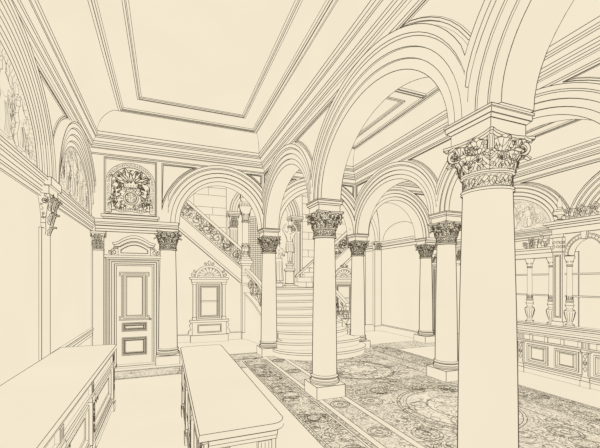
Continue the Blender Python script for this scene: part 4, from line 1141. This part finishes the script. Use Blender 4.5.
        b_.build('scroll_crest', r, w=.42)
    return r
screen()
def lathe_thing(name, loc, prof, lab, cat, rim, seg=16, group=None, part=None):
    r = empty(name, loc); tag(r, lab, cat, group)
    for nm, pf in prof:
        b_ = B(); b_.lathe(pf, seg=seg); b_.build(nm, r, rim=rim, w=.75, thr=30)
    return r
lathe_thing('flaming_urn', (8.50,5.16,3.56), [('foot',[(.10,0),(.10,.05),(.04,.08),(.035,.12)]),('bowl',[(.035,.12),(.12,.16),(.14,.24),(.12,.28),(.06,.30)]),('flame',[(.06,.30),(.04,.34),(.055,.42),(.03,.52),(.0,.62)])], 'small urn finial with a pointed flame on the left end of the tall screen', 'urn', .08)
lathe_thing('flaming_urn', (8.50,4.0,3.56), [('foot',[(.10,0),(.10,.05),(.04,.08),(.035,.12)]),('bowl',[(.035,.12),(.12,.16),(.14,.24),(.12,.28),(.06,.30)]),('flame',[(.06,.30),(.04,.34),(.055,.42),(.03,.52),(.0,.62)])], 'urn finial on the screen nearest the viewer, at the right picture edge', 'urn', .08)
lathe_thing('figurine', (8.50,5.58,3.0), [('skirt',[(.07,0),(.075,.05),(.05,.16),(.035,.2)]),('torso',[(.035,.2),(.05,.25),(.05,.29),(.02,.31)]),('head',[(.02,.31),(.035,.34),(.03,.385),(0,.40)])], 'little standing figure on the lower cornice of the screen', 'figurine', .05)

# dado rail and left-out small trims
b_ = B(); b_.sweep([(WL,6.72),(WL,9.86)], [(0,.84),(.03,.84),(.03,.90),(.05,.92),(.05,.97),(.08,.99),(.08,1.02),(0,1.02)], side=-1); struct(b_.build('trim_11'))
b_ = B(); b_.box((-1.45,9.62,0),(-.1,9.84,.05)); struct(b_.build('trim_12'))

# ------------------------------------------------------------------ ink pass: draw every edge as a thin real line of ink
def ink_all():
    bpy.context.view_layer.update()
    RPX = .41
    base = np.array([[math.cos(a), math.sin(a)] for a in (PI/2, PI/2+2*PI/3, PI/2+4*PI/3)])
    for o in [o for o in COL.objects if o.type == 'MESH']:
        inf = INFO.get(o.data.name)
        if inf is None: continue
        M = np.array(o.matrix_world)
        pos = Vector(M[:3,3]); 
        me0 = o.data
        nv = len(me0.vertices); vc = np.empty(nv*3); me0.vertices.foreach_get('co', vc); vc = vc.reshape(-1,3)
        segs = []; ws = []
        for a, b in inf['edges']: segs.append((a, b)); ws.append(1.0)
        for P, w in inf['lines']:
            for a, b in zip(P, P[1:]):
                segs.append((tuple(a), tuple(b))); ws.append(w)
        me = me0.copy(); keys = inf['keys']
        if inf['rim'] and 'R' in keys:
            cw = (M[:3,:3] @ vc.mean(0))+M[:3,3]
            d = max(.8, (Vector(cw)-EYE).dot(FWD)); rpx = inf['rim']*FPX/d
            me.materials[keys.index('R')] = mat_rim(min(inf.get('cap', .46), math.sqrt(2*.62/max(rpx, 1.5))))
        if segs:
            S = np.array(segs, dtype=float); W = np.array(ws)*inf['w']
            L = np.linalg.norm(S[:,1]-S[:,0], axis=1); ok = L > 1e-5; S = S[ok]; W = W[ok]; L = L[ok]
            # split long segments so that the line weight stays even
            out = []; wo = []
            n = np.maximum(1, np.ceil(L/1.5).astype(int))
            for k in np.unique(n):
                idx = n == k; A = S[idx,0]; Bq = S[idx,1]
                for i in range(k): out.append(np.stack([A+(Bq-A)*i/k, A+(Bq-A)*(i+1)/k], 1)); wo.append(W[idx])
            S = np.concatenate(out); W = np.concatenate(wo); N = len(S)
            Wd = S @ M[:3,:3].T + M[:3,3]
            dep = (Wd-np.array(EYE)) @ np.array(FWD); dep = np.clip(dep, .9, 40)
            R = RPX/FPX*dep*np.sqrt(W)[:,None]*np.clip(1.12-.035*dep, .66, 1.05)
            d = S[:,1]-S[:,0]; d /= np.linalg.norm(d, axis=1)[:,None]
            up = np.where(np.abs(d[:,2:3]) > .9, np.array([[1.,0,0]]), np.array([[0,0,1.]]))
            u = np.cross(d, up); u /= np.linalg.norm(u, axis=1)[:,None]; v = np.cross(d, u)
            vv = np.empty((N,2,3,3))
            for e in range(2):
                for k in range(3):
                    vv[:,e,k] = S[:,e]+R[:,e,None]*(u*base[k,0]+v*base[k,1])
            vv = vv.reshape(-1,3)
            q = np.array([[0,1,4,3],[1,2,5,4],[2,0,3,5]])
            F = (q[None]+6*np.arange(N)[:,None,None]).reshape(-1,4)
            # append
            mk = len(me.materials); me.materials.append(MATS['K'])
            p0 = len(me.polygons); l0 = len(me.loops)
            ls0 = np.empty(p0, dtype=np.int32); me0.polygons.foreach_get('loop_start', ls0)
            lv0 = np.empty(l0, dtype=np.int32); me0.loops.foreach_get('vertex_index', lv0)
            mi0 = np.empty(p0, dtype=np.int32); me0.polygons.foreach_get('material_index', mi0)
            sm0 = np.empty(p0, dtype=bool); me0.polygons.foreach_get('use_smooth', sm0)
            sharp = set()
            ev = np.empty(len(me0.edges)*2, dtype=np.int32); me0.edges.foreach_get('vertices', ev); ev = ev.reshape(-1,2)
            es = np.empty(len(me0.edges), dtype=bool); me0.edges.foreach_get('use_edge_sharp', es)
            new = bpy.data.meshes.new(me0.name)
            for m in me.materials: new.materials.append(m)
            new.vertices.add(nv+len(vv)); new.vertices.foreach_set('co', np.concatenate([vc, vv]).astype(np.float32).ravel())
            new.loops.add(l0+F.size); new.loops.foreach_set('vertex_index', np.concatenate([lv0, (F+nv).ravel()]).astype(np.int32))
            new.polygons.add(p0+len(F)); new.polygons.foreach_set('loop_start', np.concatenate([ls0, l0+4*np.arange(len(F))]).astype(np.int32))
            new.polygons.foreach_set('material_index', np.concatenate([mi0, np.full(len(F), mk)]).astype(np.int32))
            new.polygons.foreach_set('use_smooth', np.concatenate([sm0, np.zeros(len(F), bool)]))
            new.update(calc_edges=True); new.validate()
            ss = {(min(a,b),max(a,b)) for (a,b), q_ in zip(ev.tolist(), es.tolist()) if q_}
            if ss and sm0.any():
                ev = np.empty(len(new.edges)*2, dtype=np.int32); new.edges.foreach_get('vertices', ev); ev = ev.reshape(-1,2)
                new.edges.foreach_set('use_edge_sharp', [((min(a,b),max(a,b)) in ss) for a, b in ev.tolist()])
            bpy.data.meshes.remove(me); me = new
        o.data = me
    for m in [m for m in bpy.data.meshes if m.users == 0]: bpy.data.meshes.remove(m)
ink_all()

# ------------------------------------------------------------------ light, world, camera
w = bpy.data.worlds.new('World'); scene.world = w; w.use_nodes = True
w.node_tree.nodes['Background'].inputs[0].default_value = PAPER + (1,); w.node_tree.nodes['Background'].inputs[1].default_value = 1
sun = bpy.data.lights.new('sun', 'SUN'); sun.energy = 1; so = bpy.data.objects.new('sun', sun); so.rotation_euler = (.6,.2,0); so.location = (0,0,9); COL.objects.link(so)
cam = bpy.data.cameras.new('camera'); cam.sensor_width = 36; cam.lens = FPX/600*36; cam.shift_y = 57/600; cam.clip_start = .05
co = bpy.data.objects.new('camera', cam); COL.objects.link(co); co.location = EYE; co.rotation_euler = (PI/2, 0, -YAW)
scene.camera = co
scene.view_settings.view_transform = 'Standard'
scene.view_settings.look = 'None'
